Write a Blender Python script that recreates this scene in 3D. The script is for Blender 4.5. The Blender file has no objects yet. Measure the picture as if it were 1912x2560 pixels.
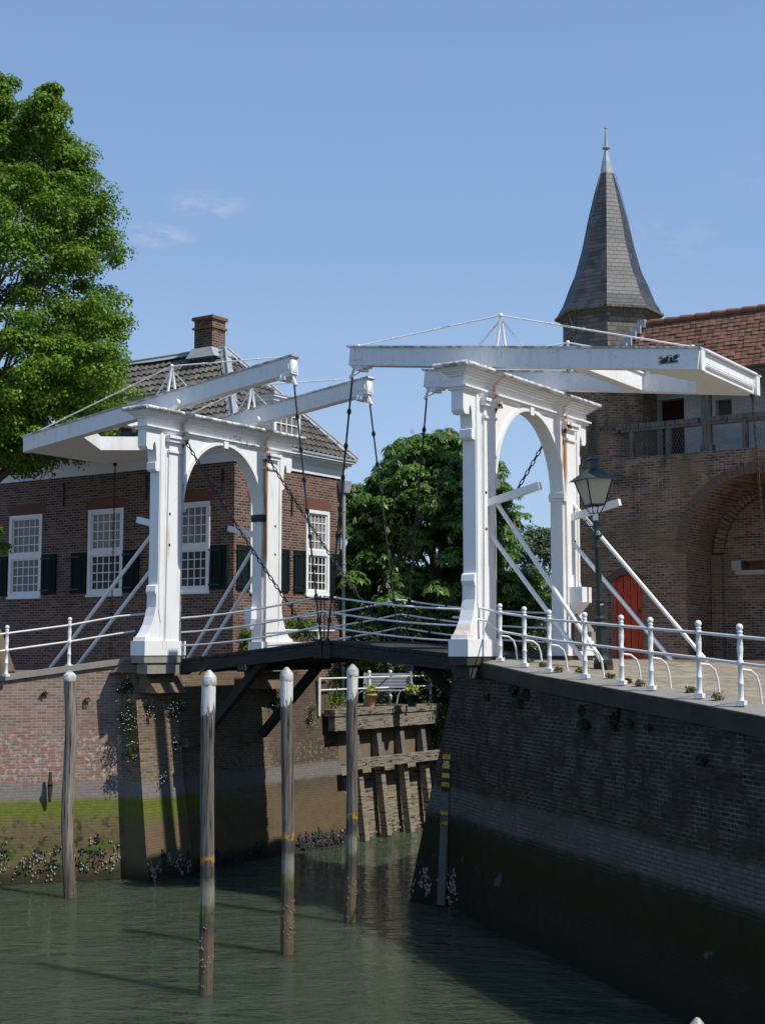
import bpy, bmesh, math, random
import numpy as np
from mathutils import Vector, Matrix
random.seed(7); RNG = np.random.default_rng(7)
S = bpy.context.scene; COL = S.collection
R = math.radians
# ------------------------------------------------------------------ camera / world / sun
F = 3500.; CX = 956.; CY = 1280.
YAW = math.atan2(.5573, .8303); PIT = math.atan(345 / F)
C = Vector((21.75, -23.44, 5.0))
fw = Vector((-math.sin(YAW) * math.cos(PIT), math.cos(YAW) * math.cos(PIT), math.sin(PIT)))
rt = Vector((math.cos(YAW), math.sin(YAW), 0)); up = rt.cross(fw)
cam = bpy.data.cameras.new("camera"); co = bpy.data.objects.new("camera", cam); COL.objects.link(co)
co.location = C
co.rotation_euler = Matrix((rt, up, -fw)).transposed().to_euler()
cam.sensor_fit = 'VERTICAL'; cam.sensor_height = 36; cam.sensor_width = 36 * 1912 / 2560
cam.lens = F / 2560 * 36; cam.clip_start = .1; cam.clip_end = 3000
S.camera = co
SUN_EL = R(52); SUN_AZ = R(-1)     # azimuth measured from +X towards +Y
Sd = Vector((math.cos(SUN_EL) * math.cos(SUN_AZ), math.cos(SUN_EL) * math.sin(SUN_AZ), math.sin(SUN_EL)))
sl = bpy.data.lights.new("sun", 'SUN'); sl.energy = 4.6; sl.angle = R(.53); sl.color = (1, .955, .88)
so = bpy.data.objects.new("sun", sl); COL.objects.link(so); so.location = (30, 0, 40)
so.rotation_euler = Sd.to_track_quat('Z', 'Y').to_euler()
W = bpy.data.worlds.new("World"); S.world = W; W.use_nodes = True
S.view_settings.view_transform = 'Standard'; S.view_settings.look = 'None'
S.view_settings.exposure = 0.0; S.view_settings.gamma = 1

# ------------------------------------------------------------------ node helpers
def nd(nt, t, ins=None, **props):
    n = nt.nodes.new(t)
    for k, v in props.items(): setattr(n, k, v)
    for k, v in (ins or {}).items():
        i = n.inputs[k]
        if isinstance(v, bpy.types.NodeSocket): nt.links.new(v, i)
        else: i.default_value = v
    return n
def M(nt, op, a, b=0., c=None, clamp=False):
    n = nd(nt, 'ShaderNodeMath', {0: a, 1: b}, operation=op, use_clamp=clamp)
    if c is not None:
        if isinstance(c, bpy.types.NodeSocket): nt.links.new(c, n.inputs[2])
        else: n.inputs[2].default_value = c
    return n.outputs[0]
def c4(c): return (c[0], c[1], c[2], 1) if not isinstance(c, bpy.types.NodeSocket) else c
def mix(nt, f, a, b, blend='MIX'):
    n = nt.nodes.new('ShaderNodeMix'); n.data_type = 'RGBA'; n.blend_type = blend; n.clamp_factor = True
    for i, v in ((0, f), (6, c4(a)), (7, c4(b))):
        if isinstance(v, bpy.types.NodeSocket): nt.links.new(v, n.inputs[i])
        else: n.inputs[i].default_value = v
    return n.outputs[2]
def noise(nt, vec, scale, detail=4, rough=.55, dist=0.):
    return nd(nt, 'ShaderNodeTexNoise', {'Vector': vec, 'Scale': scale, 'Detail': detail, 'Roughness': rough, 'Distortion': dist}).outputs[0]
def smooth(nt, v, a, b):
    n = nd(nt, 'ShaderNodeMapRange', {0: v, 1: a, 2: b, 3: 0., 4: 1.}, interpolation_type='SMOOTHSTEP'); return n.outputs[0]
def band(nt, v, a, b, s):     # 1 between a and b, edges softened by s
    return M(nt, 'MULTIPLY', smooth(nt, v, a - s, a + s), M(nt, 'SUBTRACT', 1., smooth(nt, v, b - s, b + s)))
def pos(nt): return nd(nt, 'ShaderNodeNewGeometry').outputs['Position']
def xyz(nt, v):
    n = nd(nt, 'ShaderNodeSeparateXYZ', {0: v}); return n.outputs[0], n.outputs[1], n.outputs[2]
def comb(nt, x, y, z): return nd(nt, 'ShaderNodeCombineXYZ', {0: x, 1: y, 2: z}).outputs[0]
def vmul(nt, v, s): return nd(nt, 'ShaderNodeVectorMath', {0: v, 1: s}, operation='MULTIPLY').outputs[0]
def uz(nt):                     # coordinates along a wall: (horizontal run, height, 0)
    g = nd(nt, 'ShaderNodeNewGeometry')
    t = nd(nt, 'ShaderNodeVectorMath', {0: (0, 0, 1), 1: g.outputs['True Normal']}, operation='CROSS_PRODUCT').outputs[0]
    t = nd(nt, 'ShaderNodeVectorMath', {0: t}, operation='NORMALIZE').outputs[0]
    u = nd(nt, 'ShaderNodeVectorMath', {0: g.outputs['Position'], 1: t}, operation='DOT_PRODUCT').outputs['Value']
    x, y, z = xyz(nt, g.outputs['Position'])
    return comb(nt, u, z, 0.), u, z
def mat(name, rough=.7, spec=.3, metal=0.):
    m = bpy.data.materials.new(name); m.use_nodes = True
    nt = m.node_tree; b = nt.nodes['Principled BSDF']
    b.inputs['Roughness'].default_value = rough; b.inputs['Specular IOR Level'].default_value = spec
    b.inputs['Metallic'].default_value = metal
    return m, nt, b
def setc(nt, b, col):
    if isinstance(col, bpy.types.NodeSocket): nt.links.new(col, b.inputs['Base Color'])
    else: b.inputs['Base Color'].default_value = c4(col)
def bump(nt, b, h, strength=.4, dist=.01):
    n = nd(nt, 'ShaderNodeBump', {'Height': h, 'Strength': strength, 'Distance': dist})
    nt.links.new(n.outputs[0], b.inputs['Normal'])
def simple(name, col, rough=.6, spec=.3, var=.15, scale=6., metal=0.):
    m, nt, b = mat(name, rough, spec, metal)
    p = pos(nt); n = noise(nt, p, scale, 5)
    k = M(nt, 'ADD', 1 - var, M(nt, 'MULTIPLY', n, 2 * var))
    setc(nt, b, mix(nt, 1., col, comb(nt, k, k, k), 'MULTIPLY'))
    return m

# ------------------------------------------------------------------ world
def make_world():
    nt = W.node_tree; bg = nt.nodes['Background']
    sky = nd(nt, 'ShaderNodeTexSky', sky_type='NISHITA', sun_disc=False)
    sky.sun_elevation = SUN_EL; sky.sun_rotation = math.pi / 2 - SUN_AZ
    sky.altitude = 0; sky.air_density = 1.0; sky.dust_density = .35; sky.ozone_density = 1.6
    d = nd(nt, 'ShaderNodeTexCoord').outputs['Generated']
    x, y, z = xyz(nt, d)
    az = M(nt, 'ARCTAN2', M(nt, 'MULTIPLY', x, -1.), y)      # angle to the left of +Y
    el = M(nt, 'ARCSINE', z)
    def wisp(a0, e0, ra, re):
        a = M(nt, 'DIVIDE', M(nt, 'SUBTRACT', az, a0), ra); e = M(nt, 'DIVIDE', M(nt, 'SUBTRACT', el, e0), re)
        r2 = M(nt, 'ADD', M(nt, 'MULTIPLY', a, a), M(nt, 'MULTIPLY', e, e))
        return M(nt, 'SUBTRACT', 1., smooth(nt, r2, 0., 1.))
    def ae(px, py):
        v = (fw + rt * ((px - CX) / F) + up * ((CY - py) / F)).normalized()
        return math.atan2(-v.x, v.y), math.asin(v.z)
    tot = None
    for px, py, ra, re, s in ((395, 590, .032, .011, .5), (520, 512, .034, .012, .42), (1625, 600, .045, .02, .1), (1735, 605, .03, .015, .08), (1890, 440, .03, .02, .08)):
        w = M(nt, 'MULTIPLY', wisp(*ae(px, py), ra, re), s)
        tot = w if tot is None else M(nt, 'ADD', tot, w)
    n = noise(nt, vmul(nt, d, (42, 42, 110)), 1., 7, .62)
    f = M(nt, 'MULTIPLY', tot, smooth(nt, n, .34, .72))
    cr = nd(nt, 'ShaderNodeValToRGB', {0: M(nt, 'DIVIDE', el, 1.0)}).outputs[0]; cr_n = cr.node.color_ramp
    for i_, (p_, c_) in enumerate(((0., (4.9, 6.5, 8.7)), (.12, (4.1, 5.9, 8.6)), (.28, (2.85, 4.55, 7.6)), (.5, (2.1, 3.55, 6.5)), (1., (1.4, 2.5, 5.0)))):
        e_ = cr_n.elements[i_] if i_ < 2 else cr_n.elements.new(p_); e_.position = p_; e_.color = (*[k / 10 for k in c_], 1)
    cr = vmul(nt, cr, (10, 10, 10))
    c = mix(nt, f, mix(nt, .88, sky.outputs[0], cr), (6.2, 6.4, 7.4))
    nt.links.new(c, bg.inputs['Color']); bg.inputs['Strength'].default_value = .1
make_world()

# ------------------------------------------------------------------ materials
def brick_cols(nt, vec, c1, c2, cm, w=.21, h=.062, mort=.008, bias=0.):
    n = nd(nt, 'ShaderNodeTexBrick', {'Vector': vec, 'Color1': c4(c1), 'Color2': c4(c2), 'Mortar': c4(cm), 'Scale': 1.,
        'Mortar Size': mort, 'Mortar Smooth': .15, 'Bias': bias, 'Brick Width': w, 'Row Height': h}, offset=.5)
    return n.outputs['Color'], n.outputs['Fac']
def wobble(nt, v, amt=.012, sc=3.):
    n = nd(nt, 'ShaderNodeTexNoise', {'Vector': v, 'Scale': sc, 'Detail': 2.})
    o = nd(nt, 'ShaderNodeVectorMath', {0: n.outputs['Color'], 1: (.5, .5, .5)}, operation='SUBTRACT').outputs[0]
    o = vmul(nt, o, (amt, amt, 0))
    return nd(nt, 'ShaderNodeVectorMath', {0: v, 1: o}, operation='ADD').outputs[0]
def cellvar(nt, v, w, h):
    x, y, z = xyz(nt, v)
    row = M(nt, 'FLOOR', M(nt, 'DIVIDE', y, h))
    cx = M(nt, 'FLOOR', M(nt, 'ADD', M(nt, 'DIVIDE', x, w), M(nt, 'MULTIPLY', M(nt, 'MODULO', row, 2.), .5)))
    return nd(nt, 'ShaderNodeTexWhiteNoise', {'Vector': comb(nt, cx, row, 0.)}).outputs['Value']
def house_brick():
    m, nt, b = mat('house_brick', .85, .2)
    v, u, z = uz(nt); v = wobble(nt, v, .01)
    c, f = brick_cols(nt, v, (.10, .047, .036), (.205, .098, .07), (.27, .235, .2), w=.23, h=.076, mort=.0105)
    wn = cellvar(nt, v, .23, .076)
    c = mix(nt, M(nt, 'MULTIPLY', M(nt, 'GREATER_THAN', wn, .8), M(nt, 'SUBTRACT', 1., f)), c, (.045, .032, .03))
    n = noise(nt, v, .9, 5, .6)
    c = mix(nt, smooth(nt, n, .5, .8), c, mix(nt, .75, c, (.06, .045, .035), 'MIX'))
    g = noise(nt, v, 7., 4); c = mix(nt, M(nt, 'MULTIPLY', g, .3), c, (.1, .07, .055))
    setc(nt, b, c); bump(nt, b, M(nt, 'SUBTRACT', 1., f), .5, .008); return m
def quay_brick(kind):
    m, nt, b = mat('quay_brick_' + kind, .85, .25)
    v, u, z = uz(nt); v = wobble(nt, v, .02)
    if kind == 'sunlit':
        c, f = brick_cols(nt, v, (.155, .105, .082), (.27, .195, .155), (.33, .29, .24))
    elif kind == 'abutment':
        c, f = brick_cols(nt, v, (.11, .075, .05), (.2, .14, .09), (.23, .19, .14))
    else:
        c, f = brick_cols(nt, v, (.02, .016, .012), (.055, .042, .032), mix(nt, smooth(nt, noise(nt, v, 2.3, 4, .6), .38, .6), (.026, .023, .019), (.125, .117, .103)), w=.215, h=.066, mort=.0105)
    nb = noise(nt, v, 1.1, 6, .62); ns = noise(nt, v, 9., 5, .6); nm = noise(nt, v, 3.2, 5, .6)
    zz = M(nt, 'ADD', z, M(nt, 'MULTIPLY', M(nt, 'SUBTRACT', nm, .5), .5))
    zs = M(nt, 'ADD', z, M(nt, 'MULTIPLY', M(nt, 'SUBTRACT', nm, .5), .16))
    if kind == 'sunlit':
        wn = cellvar(nt, v, .21, .062)
        c = mix(nt, M(nt, 'MULTIPLY', M(nt, 'GREATER_THAN', wn, .72), M(nt, 'ADD', .15, M(nt, 'MULTIPLY', band(nt, zz, 1.95, 3.2, .3), .6))), c, (.27, .12, .095))
        c = mix(nt, M(nt, 'MULTIPLY', smooth(nt, nb, .42, .7), .75), c, (.17, .12, .085))
        e = M(nt, 'MULTIPLY', band(nt, zz, 2.05, 3.2, .3), smooth(nt, ns, .48, .64))
        c = mix(nt, M(nt, 'MULTIPLY', M(nt, 'MULTIPLY', e, smooth(nt, nb, .35, .55)), .7), c, (.50, .41, .39))
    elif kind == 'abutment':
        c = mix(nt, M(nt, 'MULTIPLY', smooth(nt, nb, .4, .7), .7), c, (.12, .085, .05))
        yq = xyz(nt, pos(nt))[1]; c = mix(nt, M(nt, 'MULTIPLY', smooth(nt, yq, 3.4, 4.6), M(nt, 'ADD', .35, M(nt, 'MULTIPLY', nb, .6))), c, (.055, .045, .033))  # shade on the wing wall painted into the brick colour
        e = M(nt, 'MULTIPLY', band(nt, zz, 2.1, 2.7, .2), smooth(nt, ns, .5, .7))
        c = mix(nt, M(nt, 'MULTIPLY', e, .5), c, (.36, .32, .27))
    else:
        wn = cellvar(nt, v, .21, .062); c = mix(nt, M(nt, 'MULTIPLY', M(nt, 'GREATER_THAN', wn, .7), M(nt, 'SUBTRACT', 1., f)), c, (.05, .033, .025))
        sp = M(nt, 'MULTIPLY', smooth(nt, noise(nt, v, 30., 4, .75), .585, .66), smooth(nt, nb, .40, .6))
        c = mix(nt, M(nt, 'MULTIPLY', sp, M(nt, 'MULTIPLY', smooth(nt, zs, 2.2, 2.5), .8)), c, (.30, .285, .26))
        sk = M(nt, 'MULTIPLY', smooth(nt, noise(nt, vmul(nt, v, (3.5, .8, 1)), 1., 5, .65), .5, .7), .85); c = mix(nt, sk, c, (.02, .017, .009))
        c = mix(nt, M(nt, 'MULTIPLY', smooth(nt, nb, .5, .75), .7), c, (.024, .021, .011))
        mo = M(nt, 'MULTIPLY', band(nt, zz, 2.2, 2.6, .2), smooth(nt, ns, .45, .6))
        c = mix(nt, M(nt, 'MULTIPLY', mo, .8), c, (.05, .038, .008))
    # tide marks
    g = M(nt, 'MULTIPLY', band(nt, zs, 1.74 if kind != 'shaded' else 1.78, 2.12 if kind != 'shaded' else 2.3, .08), .85)
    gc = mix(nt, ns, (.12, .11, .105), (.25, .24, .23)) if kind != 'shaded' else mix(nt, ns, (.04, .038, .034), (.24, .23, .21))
    if kind == 'shaded': g = M(nt, 'MULTIPLY', g, M(nt, 'ADD', .45, M(nt, 'MULTIPLY', smooth(nt, nb, .35, .6), .55)))
    c = mix(nt, g, c, gc)
    if kind == 'shaded':
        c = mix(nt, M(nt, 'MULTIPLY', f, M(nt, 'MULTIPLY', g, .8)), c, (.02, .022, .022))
        pt_ = M(nt, 'MULTIPLY', smooth(nt, noise(nt, v, 1.6, 4, .55), .66, .70), band(nt, z, .7, 1.35, .15))
    lo = M(nt, 'SUBTRACT', 1., smooth(nt, zs, 1.1, 1.75))
    lc = {'sunlit': mix(nt, nm, (.06, .05, .018), (.19, .145, .07)), 'abutment': mix(nt, nm, (.09, .065, .03), (.18, .135, .08)),
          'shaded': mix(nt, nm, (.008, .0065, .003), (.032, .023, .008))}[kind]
    c = mix(nt, M(nt, 'MULTIPLY', lo, .9), c, lc)
    al = M(nt, 'MULTIPLY', M(nt, 'SUBTRACT', 1., smooth(nt, zs, 1.66, 1.82)), smooth(nt, zz, 1.12, 1.5))
    if kind == 'shaded':
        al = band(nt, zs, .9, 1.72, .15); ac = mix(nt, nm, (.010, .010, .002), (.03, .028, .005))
    else:
        ac = mix(nt, ns, (.055, .08, .006), (.175, .21, .022))
    x, y, _ = xyz(nt, pos(nt))
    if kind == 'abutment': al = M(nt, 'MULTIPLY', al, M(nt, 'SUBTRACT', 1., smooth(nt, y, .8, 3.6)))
    c = mix(nt, M(nt, 'MULTIPLY', al, .92), c, ac)
    if kind == 'sunlit':
        c = mix(nt, M(nt, 'MULTIPLY', band(nt, zz, -.2, .8, .2), smooth(nt, noise(nt, v, 2.2, 4), .5, .6)), c, (.06, .1, .014))
        c = mix(nt, M(nt, 'MULTIPLY', band(nt, zz, .2, 1.3, .3), smooth(nt, noise(nt, v, 5., 5, .7), .5, .62)), c, (.045, .04, .012))
    if kind == 'shaded': c = mix(nt, M(nt, 'MULTIPLY', pt_, .8), c, (.09, .095, .1))
    wet = M(nt, 'SUBTRACT', 1., smooth(nt, zs, .05, .5))
    c = mix(nt, M(nt, 'MULTIPLY', wet, .8), c, (.018, .014, .007))
    setc(nt, b, c)
    h = M(nt, 'ADD', M(nt, 'SUBTRACT', 1., f), M(nt, 'MULTIPLY', ns, .9)); bump(nt, b, h, .7, .015); return m
def gate_brick():
    m, nt, b = mat('gate_brick', .9, .15)
    v, u, z = uz(nt); v = wobble(nt, v, .02)
    c, f = brick_cols(nt, v, (.18, .086, .055), (.34, .185, .115), (.36, .32, .25), w=.22, h=.07, mort=.0095)
    wn = cellvar(nt, v, .22, .07)
    c = mix(nt, M(nt, 'MULTIPLY', M(nt, 'GREATER_THAN', wn, .75), M(nt, 'SUBTRACT', 1., f)), c, (.085, .065, .05))
    nb = noise(nt, v, .7, 6, .65); nm = noise(nt, v, 4., 5, .65)
    c = mix(nt, M(nt, 'MULTIPLY', smooth(nt, nb, .42, .62), .7), c, (.2, .145, .08))
    st = M(nt, 'MULTIPLY', smooth(nt, noise(nt, vmul(nt, v, (2.2, .6, 1)), 1., 5, .6), .45, .7), smooth(nt, z, 7.2, 9.6))
    c = mix(nt, M(nt, 'MULTIPLY', st, .75), c, (.05, .045, .036))
    li = M(nt, 'MULTIPLY', smooth(nt, nm, .62, .7), smooth(nt, z, 7.4, 9.4)); c = mix(nt, M(nt, 'MULTIPLY', li, .7), c, (.2, .13, .03))
    sp = M(nt, 'MULTIPLY', smooth(nt, noise(nt, v, 16., 2, .5), .735, .76), smooth(nt, z, 5.5, 7.)); c = mix(nt, sp, c, (.55, .55, .5))
    setc(nt, b, c); bump(nt, b, M(nt, 'ADD', M(nt, 'SUBTRACT', 1., f), nm), .6, .012); return m
def ashlar():
    m, nt, b = mat('tower_ashlar', .9, .15)
    v, u, z = uz(nt); v = wobble(nt, v, .03, 2.)
    c, f = brick_cols(nt, v, (.22, .2, .165), (.12, .11, .09), (.10, .09, .075), w=.34, h=.14, mort=.012)
    c = mix(nt, smooth(nt, noise(nt, v, 5., 5, .6), .5, .72), c, (.1, .085, .07)); setc(nt, b, c)
    bump(nt, b, M(nt, 'ADD', M(nt, 'SUBTRACT', 1., f), noise(nt, v, 12., 4)), .6, .015); return m
def slate():
    m, nt, b = mat('slate', .5, .35)
    v, u, z = uz(nt)
    c, f = brick_cols(nt, v, (.024, .027, .033), (.05, .055, .064), (.008, .008, .009), w=.2, h=.125, mort=.006)
    c = mix(nt, smooth(nt, noise(nt, v, 2.2, 5, .6), .45, .75), c, (.07, .072, .076))
    setc(nt, b, c)
    x, y, _ = xyz(nt, v); saw = M(nt, 'FRACT', M(nt, 'DIVIDE', y, .125))
    bump(nt, b, M(nt, 'SUBTRACT', M(nt, 'MULTIPLY', M(nt, 'SUBTRACT', 1., saw), .8), M(nt, 'MULTIPLY', f, .6)), .8, .02); return m
def tiles(name, cols, moss, rough=.7):
    m, nt, b = mat(name, rough, .2)
    uv = nd(nt, 'ShaderNodeUVMap').outputs[0]
    fl = nd(nt, 'ShaderNodeVectorMath', {0: uv}, operation='FLOOR').outputs[0]
    wn = nd(nt, 'ShaderNodeTexWhiteNoise', {'Vector': fl}).outputs['Value']
    c = mix(nt, wn, cols[0], cols[1])
    if len(cols) > 2: c = mix(nt, M(nt, 'GREATER_THAN', wn, .88), c, cols[2])
    p = pos(nt)
    c = mix(nt, M(nt, 'MULTIPLY', smooth(nt, noise(nt, p, 1.3, 6, .65), .52, .7), .8), c, moss[0])
    c = mix(nt, M(nt, 'MULTIPLY', smooth(nt, noise(nt, p, 5., 5, .65), .58, .68), .7), c, moss[1])
    n = noise(nt, p, 25., 3); c = mix(nt, M(nt, 'MULTIPLY', n, .4), c, (.05, .045, .04))
    setc(nt, b, c); bump(nt, b, noise(nt, p, 40., 3), .3, .01); return m
def white_paint(name, base=.8, rust=False, dirt=.35):
    m, nt, b = mat(name, .42, .35)
    p = pos(nt); x, y, z = xyz(nt, p)
    s = noise(nt, vmul(nt, p, (5, 5, 1.1)), 1., 5, .6); n = noise(nt, p, 2.4, 5, .6)
    c = mix(nt, M(nt, 'MULTIPLY', smooth(nt, s, .5, .78), dirt), (base, base, base * .985), (.5, .48, .43) if dirt < .9 else (.3, .28, .24))
    c = mix(nt, M(nt, 'MULTIPLY', smooth(nt, n, .58, .8), dirt * .8), c, (.55, .54, .5))
    lo_ = .64 if dirt < .9 else .47; gr = M(nt, 'MULTIPLY', smooth(nt, noise(nt, p, 14. if dirt < .9 else 5., 5, .7), lo_, lo_ + .08), dirt * .9); c = mix(nt, gr, c, (.3, .28, .25))
    if rust:
        st = noise(nt, vmul(nt, p, (16, 16, .7)), 1., 4, .6)
        for yc, x0, z0, z1, w, k in ((.37, .1, 7.6, 9.78, .045, .55), (3.40, .1, 7.2, 9.6, .06, 1.), (3.34, .1, 5.2, 7.6, .04, .5), (.37, .1, 9.75, 10.2, .07, .9), (3.4, .1, 9.6, 10.2, .07, .9),
                                 (-.08, .1, 7.1, 7.7, .03, .6), (.12, 8.4, 6.6, 7.4, .04, .8), (-.1, 8.4, 7.5, 8.1, .04, .5), (.2, 8.4, 9.55, 10.2, .06, .9), (3.2, 8.4, 8.6, 10.2, .06, .9), (3.16, 8.4, 6.6, 8.6, .03, .5), (-.85, 8.4, 5.3, 5.45, .1, .9)):
            mk = M(nt, 'MULTIPLY', band(nt, y, yc - w, yc + w, .03), band(nt, z, z0, z1, .22))
            mk = M(nt, 'MULTIPLY', mk, band(nt, x, x0 - .8, x0 + .8, .1))
            mk = M(nt, 'MULTIPLY', mk, smooth(nt, st, .32, .5))
            c = mix(nt, M(nt, 'MULTIPLY', mk, k), c, mix(nt, n, (.58, .33, .14), (.42, .2, .08)))
        for yl in (-.262, -.155, .325, .405, 3.31, 3.40, 3.845, 3.955):
            for xo, dy in ((.3, 0.), (8.5, -.17)):
                mk = M(nt, 'MULTIPLY', band(nt, y, yl + dy - .007, yl + dy + .007, .005), M(nt, 'MULTIPLY', band(nt, x, xo - .5, xo + .5, .1), M(nt, 'MULTIPLY', band(nt, z, 5.0, 9.68, .02), smooth(nt, s, .3, .5))))
                c = mix(nt, M(nt, 'MULTIPLY', mk, .75), c, (.16, .15, .14))
        ch = M(nt, 'MULTIPLY', smooth(nt, noise(nt, p, 9., 5, .7), .56, .6), M(nt, 'MULTIPLY', band(nt, y, 1.9, 3.2, .2), M(nt, 'MULTIPLY', band(nt, z, 9.93, 10.13, .03), band(nt, x, -1., 1., .1))))
        c = mix(nt, ch, c, (.13, .12, .11))
    setc(nt, b, c); return m
def beam_paint():
    m, nt, b = mat('beam_white_paint', .45, .35)
    p = pos(nt); x, y, z = xyz(nt, p)
    s = noise(nt, vmul(nt, p, (7, 7, 1.2)), 1., 6, .65); n = noise(nt, p, 3., 6, .65)
    c = mix(nt, M(nt, 'MULTIPLY', smooth(nt, s, .48, .75), .4), (.8, .8, .79), (.5, .49, .46))
    c = mix(nt, M(nt, 'MULTIPLY', smooth(nt, noise(nt, p, 18., 4, .7), .63, .68), .6), c, (.25, .23, .2))
    ch = M(nt, 'MULTIPLY', smooth(nt, noise(nt, vmul(nt, p, (1., 1., 1.6)), 7., 3, .6), .44, .47), M(nt, 'MULTIPLY', band(nt, x, 12.08, 12.46, .05), M(nt, 'MULTIPLY', band(nt, z, 10.09, 10.24, .025), M(nt, 'SUBTRACT', 1., smooth(nt, y, .1, .2)))))
    c = mix(nt, ch, c, (.02, .02, .022))
    setc(nt, b, c); return m
def wood(name, c1, c2, scale=(30, 30, 1.5), rough=.85, paint=None, tide=False, base=False, zgrey=None):
    m, nt, b = mat(name, rough, .2)
    p = nd(nt, 'ShaderNodeTexCoord').outputs['Object']
    n = noise(nt, vmul(nt, p, scale), 1., 5, .6); nb = noise(nt, pos(nt), 2., 5, .6)
    c = mix(nt, smooth(nt, n, .3, .7), c1, c2)
    c = mix(nt, M(nt, 'MULTIPLY', smooth(nt, n, .56, .63), .85), c, (.022, .019, .016))
    c = mix(nt, M(nt, 'MULTIPLY', smooth(nt, nb, .5, .8), .5), c, (.06, .05, .04))
    if base: c = mix(nt, M(nt, 'MULTIPLY', M(nt, 'SUBTRACT', 1., smooth(nt, xyz(nt, pos(nt))[2], .2, 1.4)), .65), c, (.075, .055, .032))
    if zgrey: c = mix(nt, smooth(nt, xyz(nt, pos(nt))[2], 1.9, 2.3), c, mix(nt, n, (.2, .185, .165), (.11, .1, .09)))
    if tide:
        x, y, z = xyz(nt, pos(nt)); ns = noise(nt, pos(nt), 9., 5, .6)
        zs = M(nt, 'ADD', z, M(nt, 'MULTIPLY', M(nt, 'SUBTRACT', ns, .5), .35))
        o = xyz(nt, p)[2]     # height along the pile counted from its head
        c = mix(nt, M(nt, 'MULTIPLY', M(nt, 'SUBTRACT', 1., smooth(nt, zs, 1.75, 2.05)), .75), c, (.055, .052, .045))
        c = mix(nt, M(nt, 'MULTIPLY', band(nt, zs, 1.25, 1.6, .12), .85), c, mix(nt, ns, (.16, .17, .12), (.34, .33, .28)))
        c = mix(nt, M(nt, 'MULTIPLY', band(nt, zs, 1.05, 1.3, .1), M(nt, 'MULTIPLY', smooth(nt, ns, .4, .6), .8)), c, (.12, .13, .03))
        c = mix(nt, M(nt, 'MULTIPLY', M(nt, 'SUBTRACT', 1., smooth(nt, zs, .75, 1.0)), .9), c, mix(nt, ns, (.08, .058, .038), (.21, .155, .1)))
        c = mix(nt, M(nt, 'MULTIPLY', M(nt, 'SUBTRACT', 1., smooth(nt, zs, .1, .45)), .6), c, (.1, .085, .05))
        c = mix(nt, M(nt, 'MULTIPLY', band(nt, zs, 1.9, 1.99, .03), smooth(nt, ns, .42, .5)), c, (.4, .24, .03))
        if paint:
            pk = M(nt, 'ADD', o, M(nt, 'MULTIPLY', M(nt, 'SUBTRACT', noise(nt, vmul(nt, p, (14, 14, 3.)), 1., 5, .65), .5), 1.1))
            c = mix(nt, smooth(nt, pk, -paint - .03, -paint + .03), c, (.68, .67, .63))
    setc(nt, b, c); bump(nt, b, n, .9, .035); return m
def water():
    m, nt, b = mat('water', .02, .5)
    b.inputs['IOR'].default_value = 1.33
    b.inputs['Subsurface Weight'].default_value = 1.; b.inputs['Subsurface Radius'].default_value = (2.6, 3.2, 2.4); b.inputs['Subsurface Scale'].default_value = 1.
    p = pos(nt)
    # ripples run across the line of sight, stretched sideways
    rot = nd(nt, 'ShaderNodeVectorRotate', {'Vector': p, 'Angle': -YAW}, rotation_type='Z_AXIS').outputs[0]
    n1 = noise(nt, vmul(nt, rot, (.9, 1.9, 1)), 1., 3, .5, .6)
    n2 = noise(nt, vmul(nt, rot, (2.6, 6.5, 1)), 1., 3, .55, .7)
    n3 = noise(nt, vmul(nt, rot, (8., 20., 1)), 1., 2, .5)
    patch = smooth(nt, noise(nt, p, .25, 3), .3, .65)
    h = M(nt, 'ADD', M(nt, 'MULTIPLY', n1, .7), M(nt, 'MULTIPLY', M(nt, 'ADD', .25, M(nt, 'MULTIPLY', patch, 1.3)), M(nt, 'ADD', M(nt, 'MULTIPLY', n2, .55), M(nt, 'MULTIPLY', n3, .2))))
    bump(nt, b, h, 1., .42)
    setc(nt, b, mix(nt, noise(nt, p, .3, 3), (.038, .055, .031), (.058, .078, .046))); return m
def foliage(name, ca, cb, cc=None, trans=.35, rough=.5):
    m, nt, b = mat(name, rough, .35)
    g = nd(nt, 'ShaderNodeNewGeometry'); r = g.outputs['Random Per Island']
    n = noise(nt, g.outputs['Position'], .8, 3)
    c = mix(nt, r, ca, cb)
    if cc: c = mix(nt, M(nt, 'MULTIPLY', smooth(nt, n, .45, .65), .7), c, cc)
    setc(nt, b, c)
    t = nd(nt, 'ShaderNodeBsdfTranslucent', {'Color': mix(nt, .5, c, (.12, .2, .015))})
    mx = nd(nt, 'ShaderNodeMixShader', {0: trans, 1: b.outputs[0], 2: t.outputs[0]})
    nt.links.new(mx.outputs[0], nt.nodes['Material Output'].inputs[0]); return m
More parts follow.
